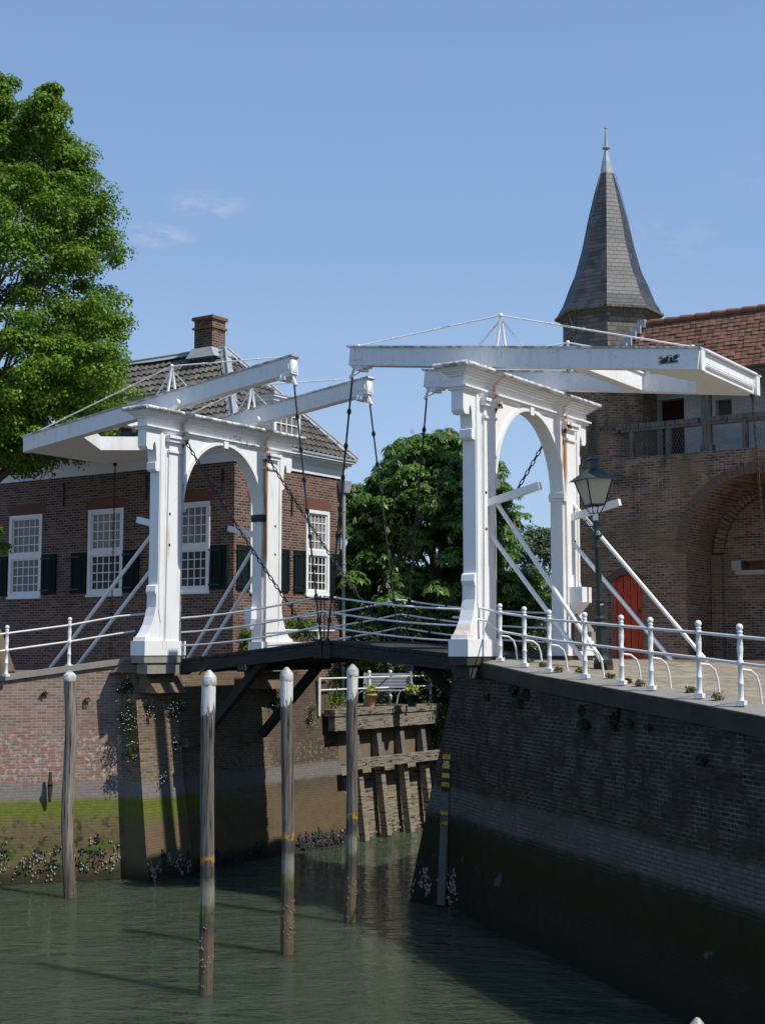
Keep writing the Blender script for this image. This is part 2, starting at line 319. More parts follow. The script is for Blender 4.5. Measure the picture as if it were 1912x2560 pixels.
def cobbles():
    m, nt, b = mat('cobbles', .85, .2)
    p = pos(nt); rot = nd(nt, 'ShaderNodeVectorRotate', {'Vector': p, 'Angle': R(38)}, rotation_type='Z_AXIS').outputs[0]
    rot = wobble(nt, rot, .05, 2.)
    c, f = brick_cols(nt, rot, (.33, .28, .225), (.21, .185, .155), (.26, .225, .16), w=.19, h=.13, mort=.018)
    n = noise(nt, p, 1.5, 6, .65); c = mix(nt, M(nt, 'MULTIPLY', smooth(nt, n, .45, .62), .7), c, (.42, .36, .25))
    c = mix(nt, M(nt, 'MULTIPLY', smooth(nt, noise(nt, p, 11., 4), .5, .7), .5), c, (.09, .075, .06))
    x, y, z = xyz(nt, p); c = mix(nt, M(nt, 'MULTIPLY', smooth(nt, y, 6.6, 6.7), .8), c, (.16, .085, .07))
    setc(nt, b, c); bump(nt, b, M(nt, 'SUBTRACT', M(nt, 'MULTIPLY', noise(nt, p, 18., 3), .7), f), .8, .02); return m
def whitewash():
    m, nt, b = mat('whitewashed_brick', .9, .15)
    v, u, z = uz(nt); c, f = brick_cols(nt, wobble(nt, v, .02), (.68, .67, .66), (.58, .575, .565), (.42, .42, .41), mort=.006)
    c = mix(nt, M(nt, 'MULTIPLY', smooth(nt, noise(nt, v, 2., 5, .6), .5, .7), .5), c, (.36, .35, .33))
    setc(nt, b, c); bump(nt, b, M(nt, 'SUBTRACT', 1., f), .5, .01); return m
def glass(name, col, rough=.16):
    m, nt, b = mat(name, rough, .2); rr_ = M(nt, 'ADD', .6, M(nt, 'MULTIPLY', nd(nt, 'ShaderNodeObjectInfo').outputs['Random'], .9)); n = noise(nt, vmul(nt, pos(nt), (9., 9., .6)), 1., 3)
    setc(nt, b, mix(nt, 1., mix(nt, n, tuple(k * .5 for k in col), tuple(k * 1.4 for k in col)), comb(nt, rr_, rr_, rr_), 'MULTIPLY')); bump(nt, b, noise(nt, pos(nt), 3., 2), .08, .02); return m
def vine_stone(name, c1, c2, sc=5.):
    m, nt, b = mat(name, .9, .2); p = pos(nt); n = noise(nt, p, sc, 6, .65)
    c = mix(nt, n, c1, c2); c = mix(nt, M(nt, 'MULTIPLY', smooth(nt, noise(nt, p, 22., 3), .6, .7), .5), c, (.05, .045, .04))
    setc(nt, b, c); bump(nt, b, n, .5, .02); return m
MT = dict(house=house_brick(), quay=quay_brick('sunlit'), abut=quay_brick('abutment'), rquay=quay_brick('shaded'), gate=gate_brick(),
    ashlar=ashlar(), slate=slate(),
    pantile=tiles('grey_pantiles', ((.10, .096, .088), (.20, .19, .172)), ((.075, .07, .062), (.24, .125, .035))),
    claytile=tiles('red_clay_tiles', ((.18, .085, .055), (.29, .145, .095), (.12, .075, .058)), ((.13, .085, .06), (.21, .165, .11))),
    portal=white_paint('portal_white_paint', .8, True), white=white_paint('white_paint', .8, False, .25), rail=white_paint('railing_white_paint', .74, False, .5),
    beam=beam_paint(), capp=white_paint('weathered_cap_paint', .54, False, .95), grime=white_paint('stained_white_capping', .74, False, 1.), cream=white_paint('cornice_white_paint', .76, False, .2),
    pile=wood('pile_wood', (.30, .265, .22), (.13, .11, .09), (26, 26, 1.2), base=True), pilep=wood('painted_pile_wood', (.20, .175, .155), (.075, .065, .058), (26, 26, 1.1), tide=True, paint=.42),
    timber=wood('grey_timber', (.28, .245, .2), (.17, .145, .115), (3, 3, 25)), dark=wood('dark_deck_wood', (.035, .032, .03), (.06, .055, .05), (3, 20, 20)),
    planks=wood('wharf_planks', (.29, .245, .18), (.17, .14, .105), (3, 2, 18), zgrey=True), oak=wood('gallery_oak', (.2, .175, .145), (.11, .095, .08), (25, 25, 2)),
    water=water(), cobble=cobbles(), wash=whitewash(),
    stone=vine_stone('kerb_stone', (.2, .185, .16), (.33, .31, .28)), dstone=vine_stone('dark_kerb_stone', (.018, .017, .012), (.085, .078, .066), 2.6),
    earth=vine_stone('earth', (.14, .11, .075), (.22, .18, .12), 3.), paving=vine_stone('brick_paving', (.13, .11, .095), (.2, .165, .14), 2.), pale=vine_stone('pale_stone', (.4, .37, .3), (.55, .5, .42)),
    lead=simple('lead_sheet', (.34, .36, .39), .5, .4, .3, 3.), iron=simple('black_iron', (.018, .018, .02), .5, .4), rusty=simple('rusty_iron', (.06, .035, .025), .8, .2, .4, 20.),
    shutter=simple('dark_green_shutter', (.008, .016, .016), .65, .1), green=simple('lamp_green', (.018, .05, .042), .4, .4), dgreen=simple('dark_lamp_green', (.02, .03, .028), .4, .4),
    door=simple('red_door_paint', (.55, .075, .032), .6, .2, .25, 5.), reddark=simple('dark_red_boards', (.05, .007, .005), .6, .2),
    opal=simple('opal_glass', (.42, .39, .3), .25, .5, .12, 4.), curtain=glass('curtained_glass', (.19, .18, .165)), pane=glass('dark_glass', (.016, .017, .018)),
    zinc=simple('zinc_pipe', (.3, .31, .32), .45, .4, .3, 5.), black=simple('black_board', (.012, .012, .012), .5), yellow=simple('yellow_plate', (.62, .36, .02), .5), yworn=simple('worn_yellow', (.5, .28, .03), .7, .2, .4, 25.),
    gwood=simple('grey_bench_paint', (.3, .31, .33), .6, .2), terra=simple('terracotta', (.45, .27, .16), .8, .1), grey=simple('grey_gauge_board', (.1, .1, .095), .8, .1, .4, 6.),
    linden=foliage('linden_leaves', (.085, .19, .016), (.215, .345, .04), (.13, .25, .02), .42), chest=foliage('chestnut_leaves', (.065, .16, .024), (.155, .275, .05), (.1, .21, .03), .36, .4),
    dull=foliage('grey_green_leaves', (.06, .09, .05), (.11, .145, .085), None, .2), shrub=foliage('shrub_leaves', (.06, .12, .015), (.12, .19, .03), None, .3), ivy=foliage('ivy_leaves', (.03, .08, .012), (.1, .18, .02), None, .25),
    hedge=foliage('dark_hedge_leaves', (.015, .03, .008), (.03, .055, .014), None, .15), lime=foliage('yellow_leaves', (.3, .34, .03), (.42, .42, .06), None, .3),
    blossom=simple('chestnut_blossom', (.6, .48, .36), .8, .1), petal=simple('white_petals', (.8, .78, .78), .7, .1), bark=vine_stone('bark', (.09, .07, .05), (.19, .155, .115), 9.),
    shell=simple('oyster_shell', (.27, .25, .21), .75, .2, .6, 22.), mussel=simple('mussel_shell', (.022, .022, .024), .5, .4, .4, 10.), grass=foliage('dry_weeds', (.16, .14, .05), (.1, .13, .03), None, .2))

# ------------------------------------------------------------------ mesh builder
class MB:
    def __init__(s): s.v = []; s.f = []; s.sm = []
    def add(s, vs, fs, smooth=False):
        o = len(s.v); s.v += [tuple(p) for p in vs]
        for f in fs: s.f.append(tuple(i + o for i in f)); s.sm.append(smooth)
        return s
    def hexa(s, p): return s.add(p, [(0, 3, 2, 1), (4, 5, 6, 7), (0, 1, 5, 4), (1, 2, 6, 5), (2, 3, 7, 6), (3, 0, 4, 7)])
    def box(s, x0, x1, y0, y1, z0, z1):
        return s.hexa([(x0, y0, z0), (x1, y0, z0), (x1, y1, z0), (x0, y1, z0), (x0, y0, z1), (x1, y0, z1), (x1, y1, z1), (x0, y1, z1)])
    def beam(s, a, b, w, h, upv=(0, 0, 1)):     # w sideways, h along up
        a = Vector(a); b = Vector(b); d = (b - a).normalized(); u = Vector(upv); sd = d.cross(u).normalized() * (w / 2); u = sd.cross(d).normalized() * (h / 2)
        return s.hexa([a - sd - u, a + sd - u, b + sd - u, b - sd - u, a - sd + u, a + sd + u, b + sd + u, b - sd + u])
    def tube(s, pts, r, n=8, closed=False):
        pts = [Vector(p) for p in pts]; L = len(pts); rr = r if isinstance(r, (list, tuple)) else [r] * L
        vs = []; u = None
        for i, p in enumerate(pts):
            a = pts[(i - 1) % L] if (closed or i > 0) else p; b = pts[(i + 1) % L] if (closed or i < L - 1) else p
            t = (b - a).normalized()
            if u is None: u = t.orthogonal().normalized()
            u = (u - t * u.dot(t)); u = u.normalized() if u.length > 1e-6 else t.orthogonal().normalized()
            w = t.cross(u)
            for k in range(n):
                an = 2 * math.pi * k / n; vs.append(p + (u * math.cos(an) + w * math.sin(an)) * rr[i])
        fs = [(i * n + k, i * n + (k + 1) % n, ((i + 1) % L) * n + (k + 1) % n, ((i + 1) % L) * n + k) for i in range(L if closed else L - 1) for k in range(n)]
        s.add(vs, fs, True)
        if not closed: s.add([vs[k] for k in range(n)], [tuple(range(n))[::-1]]); s.add(vs[-n:], [tuple(range(n))])
        return s
    def lathe(s, c, prof, n=14, a0=0., smooth=True, cap=True):
        c = Vector(c); vs = [(c.x + r * math.cos(a0 + 2 * math.pi * k / n), c.y + r * math.sin(a0 + 2 * math.pi * k / n), c.z + z) for r, z in prof for k in range(n)]
        fs = [(i * n + k, i * n + (k + 1) % n, (i + 1) * n + (k + 1) % n, (i + 1) * n + k) for i in range(len(prof) - 1) for k in range(n)]
        s.add(vs, fs, smooth)
        if cap: s.add(vs[-n:], [tuple(range(n))]); s.add(vs[:n], [tuple(range(n))[::-1]])
        return s
    def prism(s, poly, ax, a0, a1):     # polygon in the two other axes, extruded along ax
        mk = {'x': lambda p, a: (a, p[0], p[1]), 'y': lambda p, a: (p[0], a, p[1]), 'z': lambda p, a: (p[0], p[1], a)}[ax]
        n = len(poly); vs = [mk(p, a0) for p in poly] + [mk(p, a1) for p in poly]
        return s.add(vs, [tuple(range(n))[::-1], tuple(range(n, 2 * n))] + [(i, (i + 1) % n, n + (i + 1) % n, n + i) for i in range(n)])
    def quad(s, *p): return s.add(p, [tuple(range(len(p)))])
    def ball(s, c, r, n=10, sq=(1, 1, 1)):
        c = Vector(c); m = n // 2
        vs = [(c.x + sq[0] * r * math.sin(math.pi * i / m) * math.cos(2 * math.pi * k / n), c.y + sq[1] * r * math.sin(math.pi * i / m) * math.sin(2 * math.pi * k / n), c.z + sq[2] * r * math.cos(math.pi * i / m)) for i in range(m + 1) for k in range(n)]
        return s.add(vs, [(i * n + k, (i + 1) * n + k, (i + 1) * n + (k + 1) % n, i * n + (k + 1) % n) for i in range(m) for k in range(n)], True)
    def wall(s, o, ud, u0, u1, z0, z1, holes, nrm, depth):    # upright wall with rectangular openings and their reveals
        o = Vector(o); ud = Vector(ud); nv = Vector(nrm)
        us = sorted({u0, u1, *[h[0] for h in holes], *[h[1] for h in holes]}); zs = sorted({z0, z1, *[h[2] for h in holes], *[h[3] for h in holes]})
        P = lambda u, z, d=0.: o + ud * u + Vector((0, 0, z)) - nv * d
        flip = ud.cross(Vector((0, 0, 1))).dot(nv) < 0
        def q(a, b, c_, d): s.quad(*((a, b, c_, d) if not flip else (d, c_, b, a)))
        for i in range(len(us) - 1):
            for j in range(len(zs) - 1):
                a, b, c_, d = us[i], us[i + 1], zs[j], zs[j + 1]
                if any(h[0] <= a and b <= h[1] and h[2] <= c_ and d <= h[3] for h in holes): continue
                q(P(a, c_), P(b, c_), P(b, d), P(a, d))
        for h in holes:
            a, b, c_, d = h
            q(P(a, c_), P(a, c_, depth), P(b, c_, depth), P(b, c_)); q(P(b, d), P(b, d, depth), P(a, d, depth), P(a, d))
            q(P(a, d), P(a, d, depth), P(a, c_, depth), P(a, c_)); q(P(b, c_), P(b, c_, depth), P(b, d, depth), P(b, d))
        return s
    def mesh(s, name, off=Vector((0, 0, 0))):
        me = bpy.data.meshes.new(name); me.from_pydata([(p[0] - off[0], p[1] - off[1], p[2] - off[2]) for p in s.v], [], s.f)
        me.polygons.foreach_set('use_smooth', s.sm); me.update(); return me
    def build(s, name, m, parent=None, origin=None, fix=True):
        o0 = Vector(origin) if origin is not None else (wloc(parent) if parent else Vector((0, 0, 0)))
        me = s.mesh(name, o0)
        if fix:
            bm = bmesh.new(); bm.from_mesh(me); bmesh.ops.recalc_face_normals(bm, faces=bm.faces); bm.to_mesh(me); bm.free()
        me.materials.append(MT[m] if isinstance(m, str) else m)
        o = bpy.data.objects.new(name, me); COL.objects.link(o); o.location = o0
        if parent: o.parent = parent; o.location = o0 - wloc(parent)
        return o
def wloc(o):
    v = Vector((0, 0, 0))
    while o: v = v + Vector(o.location); o = o.parent
    return v
def tag(o, label, cat, group=None, kind=None):
    if label: o['label'] = label
    if cat: o['category'] = cat
    if group: o['group'] = group
    if kind: o['kind'] = kind
    return o
def thing(name, loc, label, cat, group=None):
    o = bpy.data.objects.new(name, None); COL.objects.link(o); o.location = loc; o.empty_display_size = .3
    return tag(o, label, cat, group)
def struct(o): o['kind'] = 'structure'; return o
def copy_tree(o, parent=None):
    c = o.copy(); COL.objects.link(c)
    if parent: c.parent = parent
    for ch in list(o.children): copy_tree(ch, c)
    return c
def at(px, py, ax, val):       # the point of plane ax = val seen at a photo position: used only to survey the place
    d = fw + rt * ((px - CX) / F) + up * ((CY - py) / F); i = 'xyz'.index(ax); return C + d * ((val - C[i]) / d[i])
def atd(px, py, dep): return C + (fw + rt * ((px - CX) / F) + up * ((CY - py) / F)) * dep
def V(*a): return Vector(a)

# ------------------------------------------------------------------ setting: water, ground
struct(MB().box(-120, 160, -140, 140, -14, 0).build('water', 'water'))
struct(MB().quad((-140, -160, -14.1), (180, -160, -14.1), (180, 160, -14.1), (-140, 160, -14.1)).build('canal_bed', 'earth'))
struct(MB().quad((-1500, 30, 2.9), (1500, 30, 2.9), (1500, 2500, 2.9), (-1500, 2500, 2.9)).build('far_ground', 'earth'))
# left quay line (foot at the water, head at the kerb)
LQf = [V(-9.2, -11.7, 0), V(-2.095, -2.597, 0), V(-.30, -.30, 0)]
LQh = [V(-9.45, -11.5, 3.4), V(-2.40, -2.36, 4.33), V(-.62, -.10, 4.72)]
# left ground, ruled from the kerb to the house
g = MB()
kl = [V(-9.45, -11.5, 3.4), V(-2.40, -2.36, 4.33), V(-.90, -.45, 4.68), V(-.05, -.3, 4.72)]
hl = [V(-26, 6.2, 4.3), V(-9, 6.2, 4.45), V(-4.5, 6.2, 4.6), V(-.05, 6.2, 4.72)]
for i in range(3): g.quad(kl[i], kl[i + 1], hl[i + 1], hl[i])
g.quad(V(-40, -40, 3.4), V(-9.45, -11.5, 3.4), V(-26, 6.2, 4.3), V(-60, 6.2, 4.3))
struct(g.build('left_road', 'paving'))
struct(MB().box(-40, -.02, 6.9, 34, 1., 3.44).build('garden_ground', 'earth'))
# right ground, ruled from the railing to the gate
PR = []      # railing post feet
for (tx, ty), (bx, by) in (((1257, 1511), (1250, 1652)), ((1320, 1519), (1310, 1666)), ((1391, 1527), (1380, 1680)), ((1460, 1533), (1451, 1695)), ((1546, 1540), (1542, 1711)), ((1630, 1546), (1627, 1724)), ((1732, 1554), (1738, 1744)), ((1850, 1563), (1852, 1763))):
    PR.append((bx, by, 3500 * 1.05 / (by - ty)))
PR = [atd(bx, by, d / 1.0) for bx, by, d in PR]
ra, rb = V(*PR[0]), V(*PR[-1]); rd = V(rb.x - ra.x, rb.y - ra.y, 0).normalized(); rn = V(-rd.y, rd.x, 0)
if rn.y > 0: rn = -rn      # towards the water
PR = [V(*(ra + rd * ((p - ra).dot(rd))).to_tuple()[:2], p.z) for p in PR]
ext = V(*(PR[-1] + rd * 7).to_tuple()[:2], PR[-1].z - .45)
edge = [V(*(PR[0] + rd * -1.75).to_tuple()[:2], PR[0].z + .07)] + PR + [ext]
edge = [p + rn * .24 - V(0, 0, .055) for p in edge]
g = MB(); inner = [p - rn * .5 + V(0, 0, .05) for p in edge]
n = len(edge)
gl = [V(6. + 15.2 * i / (n - 1), 11.4, 4.765 - .1 * i / (n - 1)) for i in range(n)]
for i in range(n - 1): g.quad(inner[i], inner[i + 1], gl[i + 1], gl[i])
g.quad(V(7.35, .9, 4.86), inner[0], gl[0], V(5.8, 11.4, 4.78))
g.quad(inner[-1], V(40, -20, 3.6), V(40, 11.4, 4.5), gl[-1])
struct(g.build('cobbled_road', 'cobble'))
struct(MB().box(6.2, 60, 13.5, 34, 1., 4.6).build('right_bank', 'earth'))

# ------------------------------------------------------------------ quay walls
def skin(mb, foot, head):
    for i in range(len(foot) - 1):
        a, b, c_, d = foot[i], foot[i + 1], head[i + 1], head[i]
        mb.quad(a - V(0, 0, 1.6), b - V(0, 0, 1.6), b, a); N = 6
        for k in range(N): mb.quad(a.lerp(d, k / N), b.lerp(c_, k / N), b.lerp(c_, (k + 1) / N), a.lerp(d, (k + 1) / N))
w = thing('quay_wall', LQf[1], 'sunlit old brick quay wall with a green algae band below the left railing', 'wall')
m = MB(); skin(m, LQf, LQh); back = [V(-1.2, 1.2, 0)]
m.quad(LQh[0], LQh[1], LQh[1] + V(-.9, .7, .02), LQh[0] + V(-.9, .7, .02)); m.quad(LQh[1], LQh[2], LQh[2] + V(-.9, .7, .02), LQh[1] + V(-.9, .7, .02))
m.build('brickwork', 'quay', w, fix=False)
m = MB(); nrm = V(.79, -.61, 0)
for i in range(2):
    a = LQh[i] + nrm * .05; b = LQh[i + 1] + nrm * .05
    m.beam(a - nrm * .2 + V(0, 0, .065), b - nrm * .2 + V(0, 0, .065), .44, .13)
m.build('kerb', 'stone', w)
m = MB(); h = at(125, 1955, 'x', -1.55) + V(.06, -.04, 0)
m.tube([h + V(0, 0, .22), h + V(0, 0, .05), h + V(.03, -.02, -.1), h + V(0, 0, -.42)], [.03, .045, .06, .03], 7); m.ball(h + V(.05, -.04, -.03), .055)
m.build('mooring_hook', 'rusty', w)
w = thing('bridge_abutment', (0, 1.8, 0), 'left brick abutment with white daisies and buttresses carrying the left bridge portal', 'wall')
m = MB()
AF = [V(-1.4, -.36, 0), V(.02, -.30, 0), V(.44, .76, 0), V(.16, .95, 0), V(.12, 3.75, 0), V(.22, 4.05, 0), V(.16, 4.9, 0), V(.17, 7.35, 0)]
AH = [V(-1.4, -.22, 4.55), V(-.30, -.42, 4.62), V(-.10, .55, 4.5), V(-.2, .95, 4.5), V(-.2, 3.55, 4.5), V(-.16, 3.65, 4.5), V(-.25, 4.85, 4.4), at(812, 1690, 'x', -.15)]
AH[1] = V(-.27, -.52, 4.55); AF[1] = V(.33, -.60, 0)
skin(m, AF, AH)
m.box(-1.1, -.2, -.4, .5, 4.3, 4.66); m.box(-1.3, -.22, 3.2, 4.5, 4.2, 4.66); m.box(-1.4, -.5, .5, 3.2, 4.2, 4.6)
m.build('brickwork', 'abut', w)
m = MB()
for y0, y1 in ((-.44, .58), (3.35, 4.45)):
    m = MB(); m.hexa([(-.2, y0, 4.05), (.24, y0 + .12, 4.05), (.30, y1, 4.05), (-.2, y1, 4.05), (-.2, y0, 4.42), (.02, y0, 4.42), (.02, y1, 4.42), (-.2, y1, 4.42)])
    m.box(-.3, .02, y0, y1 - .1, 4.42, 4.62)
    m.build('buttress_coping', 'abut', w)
m = MB()
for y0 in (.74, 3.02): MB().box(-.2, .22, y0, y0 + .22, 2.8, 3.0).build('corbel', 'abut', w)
m = MB().prism([(-1.25, .0), (-.62, -.62), (-.15, -.5), (-.3, .1)], 'z', 4.5, 4.56); 
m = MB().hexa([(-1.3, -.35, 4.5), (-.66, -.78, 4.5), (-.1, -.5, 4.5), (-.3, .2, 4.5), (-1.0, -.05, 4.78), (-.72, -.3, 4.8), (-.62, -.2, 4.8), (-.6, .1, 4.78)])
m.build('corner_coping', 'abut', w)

# right quay
BC = V(6.15, .73, 0)
foot = [V(6.15, 7., 0), BC, V(7.62, .36, 0)]; head = [V(7.25, 7., 4.5), V(7.25, .86, 4.72), V(*edge[0].to_tuple()[:2], edge[0].z)]
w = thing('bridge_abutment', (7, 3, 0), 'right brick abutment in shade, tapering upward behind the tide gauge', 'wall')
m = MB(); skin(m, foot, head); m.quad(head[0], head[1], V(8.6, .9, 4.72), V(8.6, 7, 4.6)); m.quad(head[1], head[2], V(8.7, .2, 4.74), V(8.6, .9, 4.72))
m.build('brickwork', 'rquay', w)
w = thing('quay_wall', (11.6, -2.1, 0), 'dark shaded brick quay wall with a grey tide band under the right railing', 'wall')
m = MB()
hd = [edge[0]] + edge[1:]
ft = [V(7.62, .36, 0)]
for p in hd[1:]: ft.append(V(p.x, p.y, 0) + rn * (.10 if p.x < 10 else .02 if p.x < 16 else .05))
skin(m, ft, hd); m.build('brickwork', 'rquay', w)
m = MB(); s_ = -rn
for i in range(n - 1):
    a, b = edge[i], edge[i + 1]; e = .06
    m.hexa([a + rn * e - V(0, 0, .25), b + rn * e - V(0, 0, .25), b + s_ * .55 - V(0, 0, .3), a + s_ * .55 - V(0, 0, .3), a + rn * e + V(0, 0, .004), b + rn * e + V(0, 0, .004), b + s_ * .55 + V(0, 0, .06), a + s_ * .55 + V(0, 0, .06)])
m.build('kerb', 'dstone', w)  # dark stone colour carries the shade on the kerb sides
m = MB()
for i in range(n - 1):
    a, b = edge[i], edge[i + 1]; m.quad(a + rn * .045 + V(0, 0, .009), b + rn * .045 + V(0, 0, .009), b + s_ * .56 + V(0, 0, .066), a + s_ * .56 + V(0, 0, .066))
m.build('kerb_top', 'stone', w)  # pale sheet of the same kerb, sunlight on its top put into the colour
struct(MB().hexa([edge[0] + s_ * .05 + V(0, 0, -.1), edge[-1] + s_ * .05 + V(0, 0, -.1), edge[-1] + s_ * .9 + V(0, 0, -.1), edge[0] + s_ * .9 + V(0, 0, -.1)] + [edge[0] + s_ * .05 + V(0, 0, -.05), edge[-1] + s_ * .05 + V(0, 0, -.05), edge[-1] + s_ * .9 + V(0, 0, -.05), edge[0] + s_ * .9 + V(0, 0, -.05)]).build('quay_bedding', 'earth'))

# ------------------------------------------------------------------ drawbridge portals
def portal(x0, yo, fx, label, left):
    """x0: plan position of the portal's sunlit face, all faces looking to +x"""
    t = thing('drawbridge_portal', (x0 - .14, 1.83 + yo, 4.72), label, 'drawbridge portal')
    xb = x0 - .28; Y = lambda y: y + yo
    yc = 1.85
    def mir(poly): return [(2 * yc - a, b) for a, b in poly]
    def PX(poly, mb, a, b): mb.prism([(Y(p[0]), p[1]) for p in poly], 'x', a, b)
    # arch wall with elliptical opening
    m = MB(); N = 28; a_, zs, b_ = 1.43, 8.2, 1.63
    arc = [(yc - a_ * math.cos(math.pi * k / N), zs + b_ * math.sin(math.pi * k / N)) for k in range(N + 1)]
    for xx, sgn in ((x0, 1), (xb, -1)):
        for k in range(N):
            p, q = arc[k], arc[k + 1]; m.quad(*[(xx, Y(u), z) for u, z in (p, q, (q[0], 9.95), (p[0], 9.95))])
    for k in range(N):
        p, q = arc[k], arc[k + 1]; m.quad((x0, Y(p[0]), p[1]), (x0, Y(q[0]), q[1]), (xb, Y(q[0]), q[1]), (xb, Y(p[0]), p[1]))
    m.build('arch', 'portal', t)
    m = MB()    # moulding round the arch
    for k in range(N):
        p, q = arc[k], arc[k + 1]; ex = lambda w_, e: (yc + (w_[0] - yc) * (1 + e / a_), zs + (w_[1] - zs) * (1 + e / b_))
        p1, q1, p0, q0 = ex(p, .09), ex(q, .09), ex(p, .004), ex(q, .004)
        m.hexa([(x0, Y(p0[0]), p0[1]), (x0, Y(q0[0]), q0[1]), (x0, Y(q1[0]), q1[1]), (x0, Y(p1[0]), p1[1])] + [(x0 + .035, Y(u), z) for u, z in (p0, q0, q1, p1)])
    m.build('arch_moulding', 'portal', t)
    MB().prism([(Y(yc - .07), 9.76), (Y(yc + .07), 9.76), (Y(yc + .085), 9.97), (Y(yc - .085), 9.97)], 'x', x0, x0 + .07).build('keystone', 'portal', t)
    for sd in (0, 1):
        f = mir if sd else (lambda p: p)
        m = MB()
        flare = [(-.40, 6.20), (-.41, 5.95), (-.46, 5.75), (-.54, 5.55), (-.66, 5.38), (-.76, 5.28), (-.78, 5.2)]
        PX(f([(.42, 5.2), (.42, 9.95), (-.36, 9.95), (-.36, 6.45), (-.43, 6.42), (-.45, 6.3)] + flare), m, xb, x0)
        p = m.build('pier', 'portal', t)
        m = MB()      # pilaster strips standing proud of the pier
        PX(f([(-.14, 5.2), (.30, 5.2), (.34, 9.72), (-.10, 9.72)]), m, x0, x0 + .05)
        PX(f([(-.345, 5.9), (-.27, 5.6), (-.27, 9.95), (-.345, 9.95)]), m, x0, x0 + .025)
        m.build('pilaster', 'portal', p)
        m = MB()
        PX(f([(-.17, 9.68), (.41, 9.68), (.41, 9.76), (-.17, 9.76)]), m, x0, x0 + .12); PX(f([(-.20, 9.76), (.44, 9.76), (.44, 9.82), (-.20, 9.82)]), m, x0, x0 + .16)
        PX(f([(-.13, 9.44), (.37, 9.44), (.37, 9.49), (-.13, 9.49)]), m, x0, x0 + .09)
        m.build('capital', 'portal', p)
        m = MB()      # bracket under the frieze
        PX(f([(-.36, 9.95), (-.79, 9.95), (-.79, 9.52), (-.73, 9.45), (-.58, 9.45), (-.57, 9.56), (-.54, 9.63), (-.51, 9.63), (-.48, 9.52), (-.45, 9.2), (-.49, 9.18), (-.49, 9.03), (-.45, 8.99), (-.36, 8.99)]), m, xb + .01, x0 - .01)
        m.build('bracket', 'portal', p)
        m = MB()
        PX(f([(.49, 4.88), (.49, 5.2), (-.84, 5.2), (-.84, 4.88)]), m, xb - .05, x0 + .09); PX(f([(-.80, 5.2), (-.56, 5.2), (-.60, 5.27), (-.78, 5.28)]), m, xb - .02, x0 + .05)
        m.build('plinth', 'portal', p)
        m = MB(); PX(f([(.49, 4.72), (.49, 4.88), (-.83, 4.88), (-.83, 4.72)]), m, xb - .03, x0 + .07); PX(f([(.48, 4.48), (.48, 4.72), (-.68, 4.72), (-.68, 4.48)]), m, xb, x0 + .03)
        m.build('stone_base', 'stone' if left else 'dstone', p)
        m = MB(); yy = .42 if not sd else 2 * yc - .42; sg = 1 if not sd else -1
        for zz, e in ((8.13, .03), (8.19, .05), (8.25, .03)): m.box(xb - .02, x0 + .06, *sorted((Y(yy - sg * .10), Y(yy + sg * e))), zz, zz + .055)
        m.build('impost', 'iron' if (left and sd) else 'portal', p)
        kx = x0 + .05
        for zz in ((8.05, 7.35) if left else (8.0, 7.3)):
            MB().ball((kx, Y(-.06 if not sd else 3.76), zz), .03, 8).build('bolt', 'rusty', p)
        m = MB(); yk = .37 if not sd else 3.37      # chain shackle and its hook on the pier head
        m.tube([(x0 + .02, Y(yk), 9.60), (x0 + .08, Y(yk), 9.72), (x0 + .16, Y(yk), 9.75), (x0 + .18, Y(yk), 9.68)], .024, 6)
        m.build('chain_hook', 'rusty', p)
        # stop arm and the two raking struts on the land side
        sgn = -1 if left else 1; bx = xb if left else x0; py = Y(.06) if not sd else Y(3.64)
        m = MB(); l_ = (1.05 if sd else .75) if left else 1.15
        m.beam((bx, py, 7.8), (bx + sgn * l_, py, 7.8 + .24 * l_), .12, .14); m.build('stop_arm', 'white', p)
        for z0, xe, ze in (((8.0, -3.66, 4.56), (7.2, -2.75, 4.62)) if left else ((8.05, 2.32, 4.8), (7.25, 1.95, 4.82))) if not sd else (((7.95, -2.6, 4.62), (7.2, -2.1, 4.66)) if left else ((8.15, 2.95, 4.76), (7.3, 2.2, 4.78))):
            a = V(bx, py + .08, z0); b = V((xe if left else x0 + xe), py + .08, ze); m = MB(); m.tube([a, b], .045, 8); m.build('raking_strut', 'white', t)
    m = MB()
    def ring(y0, y1, xa, xz, z0, z1): m.box(xa, xz, Y(y0), Y(y1), z0, z1)
    ring(-.79, 4.49, xb - .005, x0 + .005, 9.952, 10.16); m.build('frieze', 'portal', t)
    m = MB(); ring(-.83, 4.53, xb - .04, x0 + .05, 9.90, 9.95); ring(-.87, 4.57, xb - .08, x0 + .09, 9.95, 9.985); m.build('architrave', 'portal', t)
    m = MB(); 
    for e, z0, z1 in ((.05, 10.16, 10.2), (.09, 10.2, 10.235), (.14, 10.235, 10.27), (.18, 10.27, 10.31)): ring(-.79 - e, 4.49 + e, xb - e, x0 + e, z0, z1)
    m.build('cornice', 'portal', t)
    m = MB(); ring(-1.03, 4.73, xb - .23, x0 + .23, 10.31, 10.37)
    for xx in (x0 + .23, xb - .23): m.tube([(xx, Y(-1.03), 10.35), (xx, Y(4.73), 10.35)], .045, 8)
    for yy in (-1.03, 4.73): m.tube([(xb - .23, Y(yy), 10.35), (x0 + .23, Y(yy), 10.35)], .045, 8)
    m.build('lead_capping', 'grime', t)
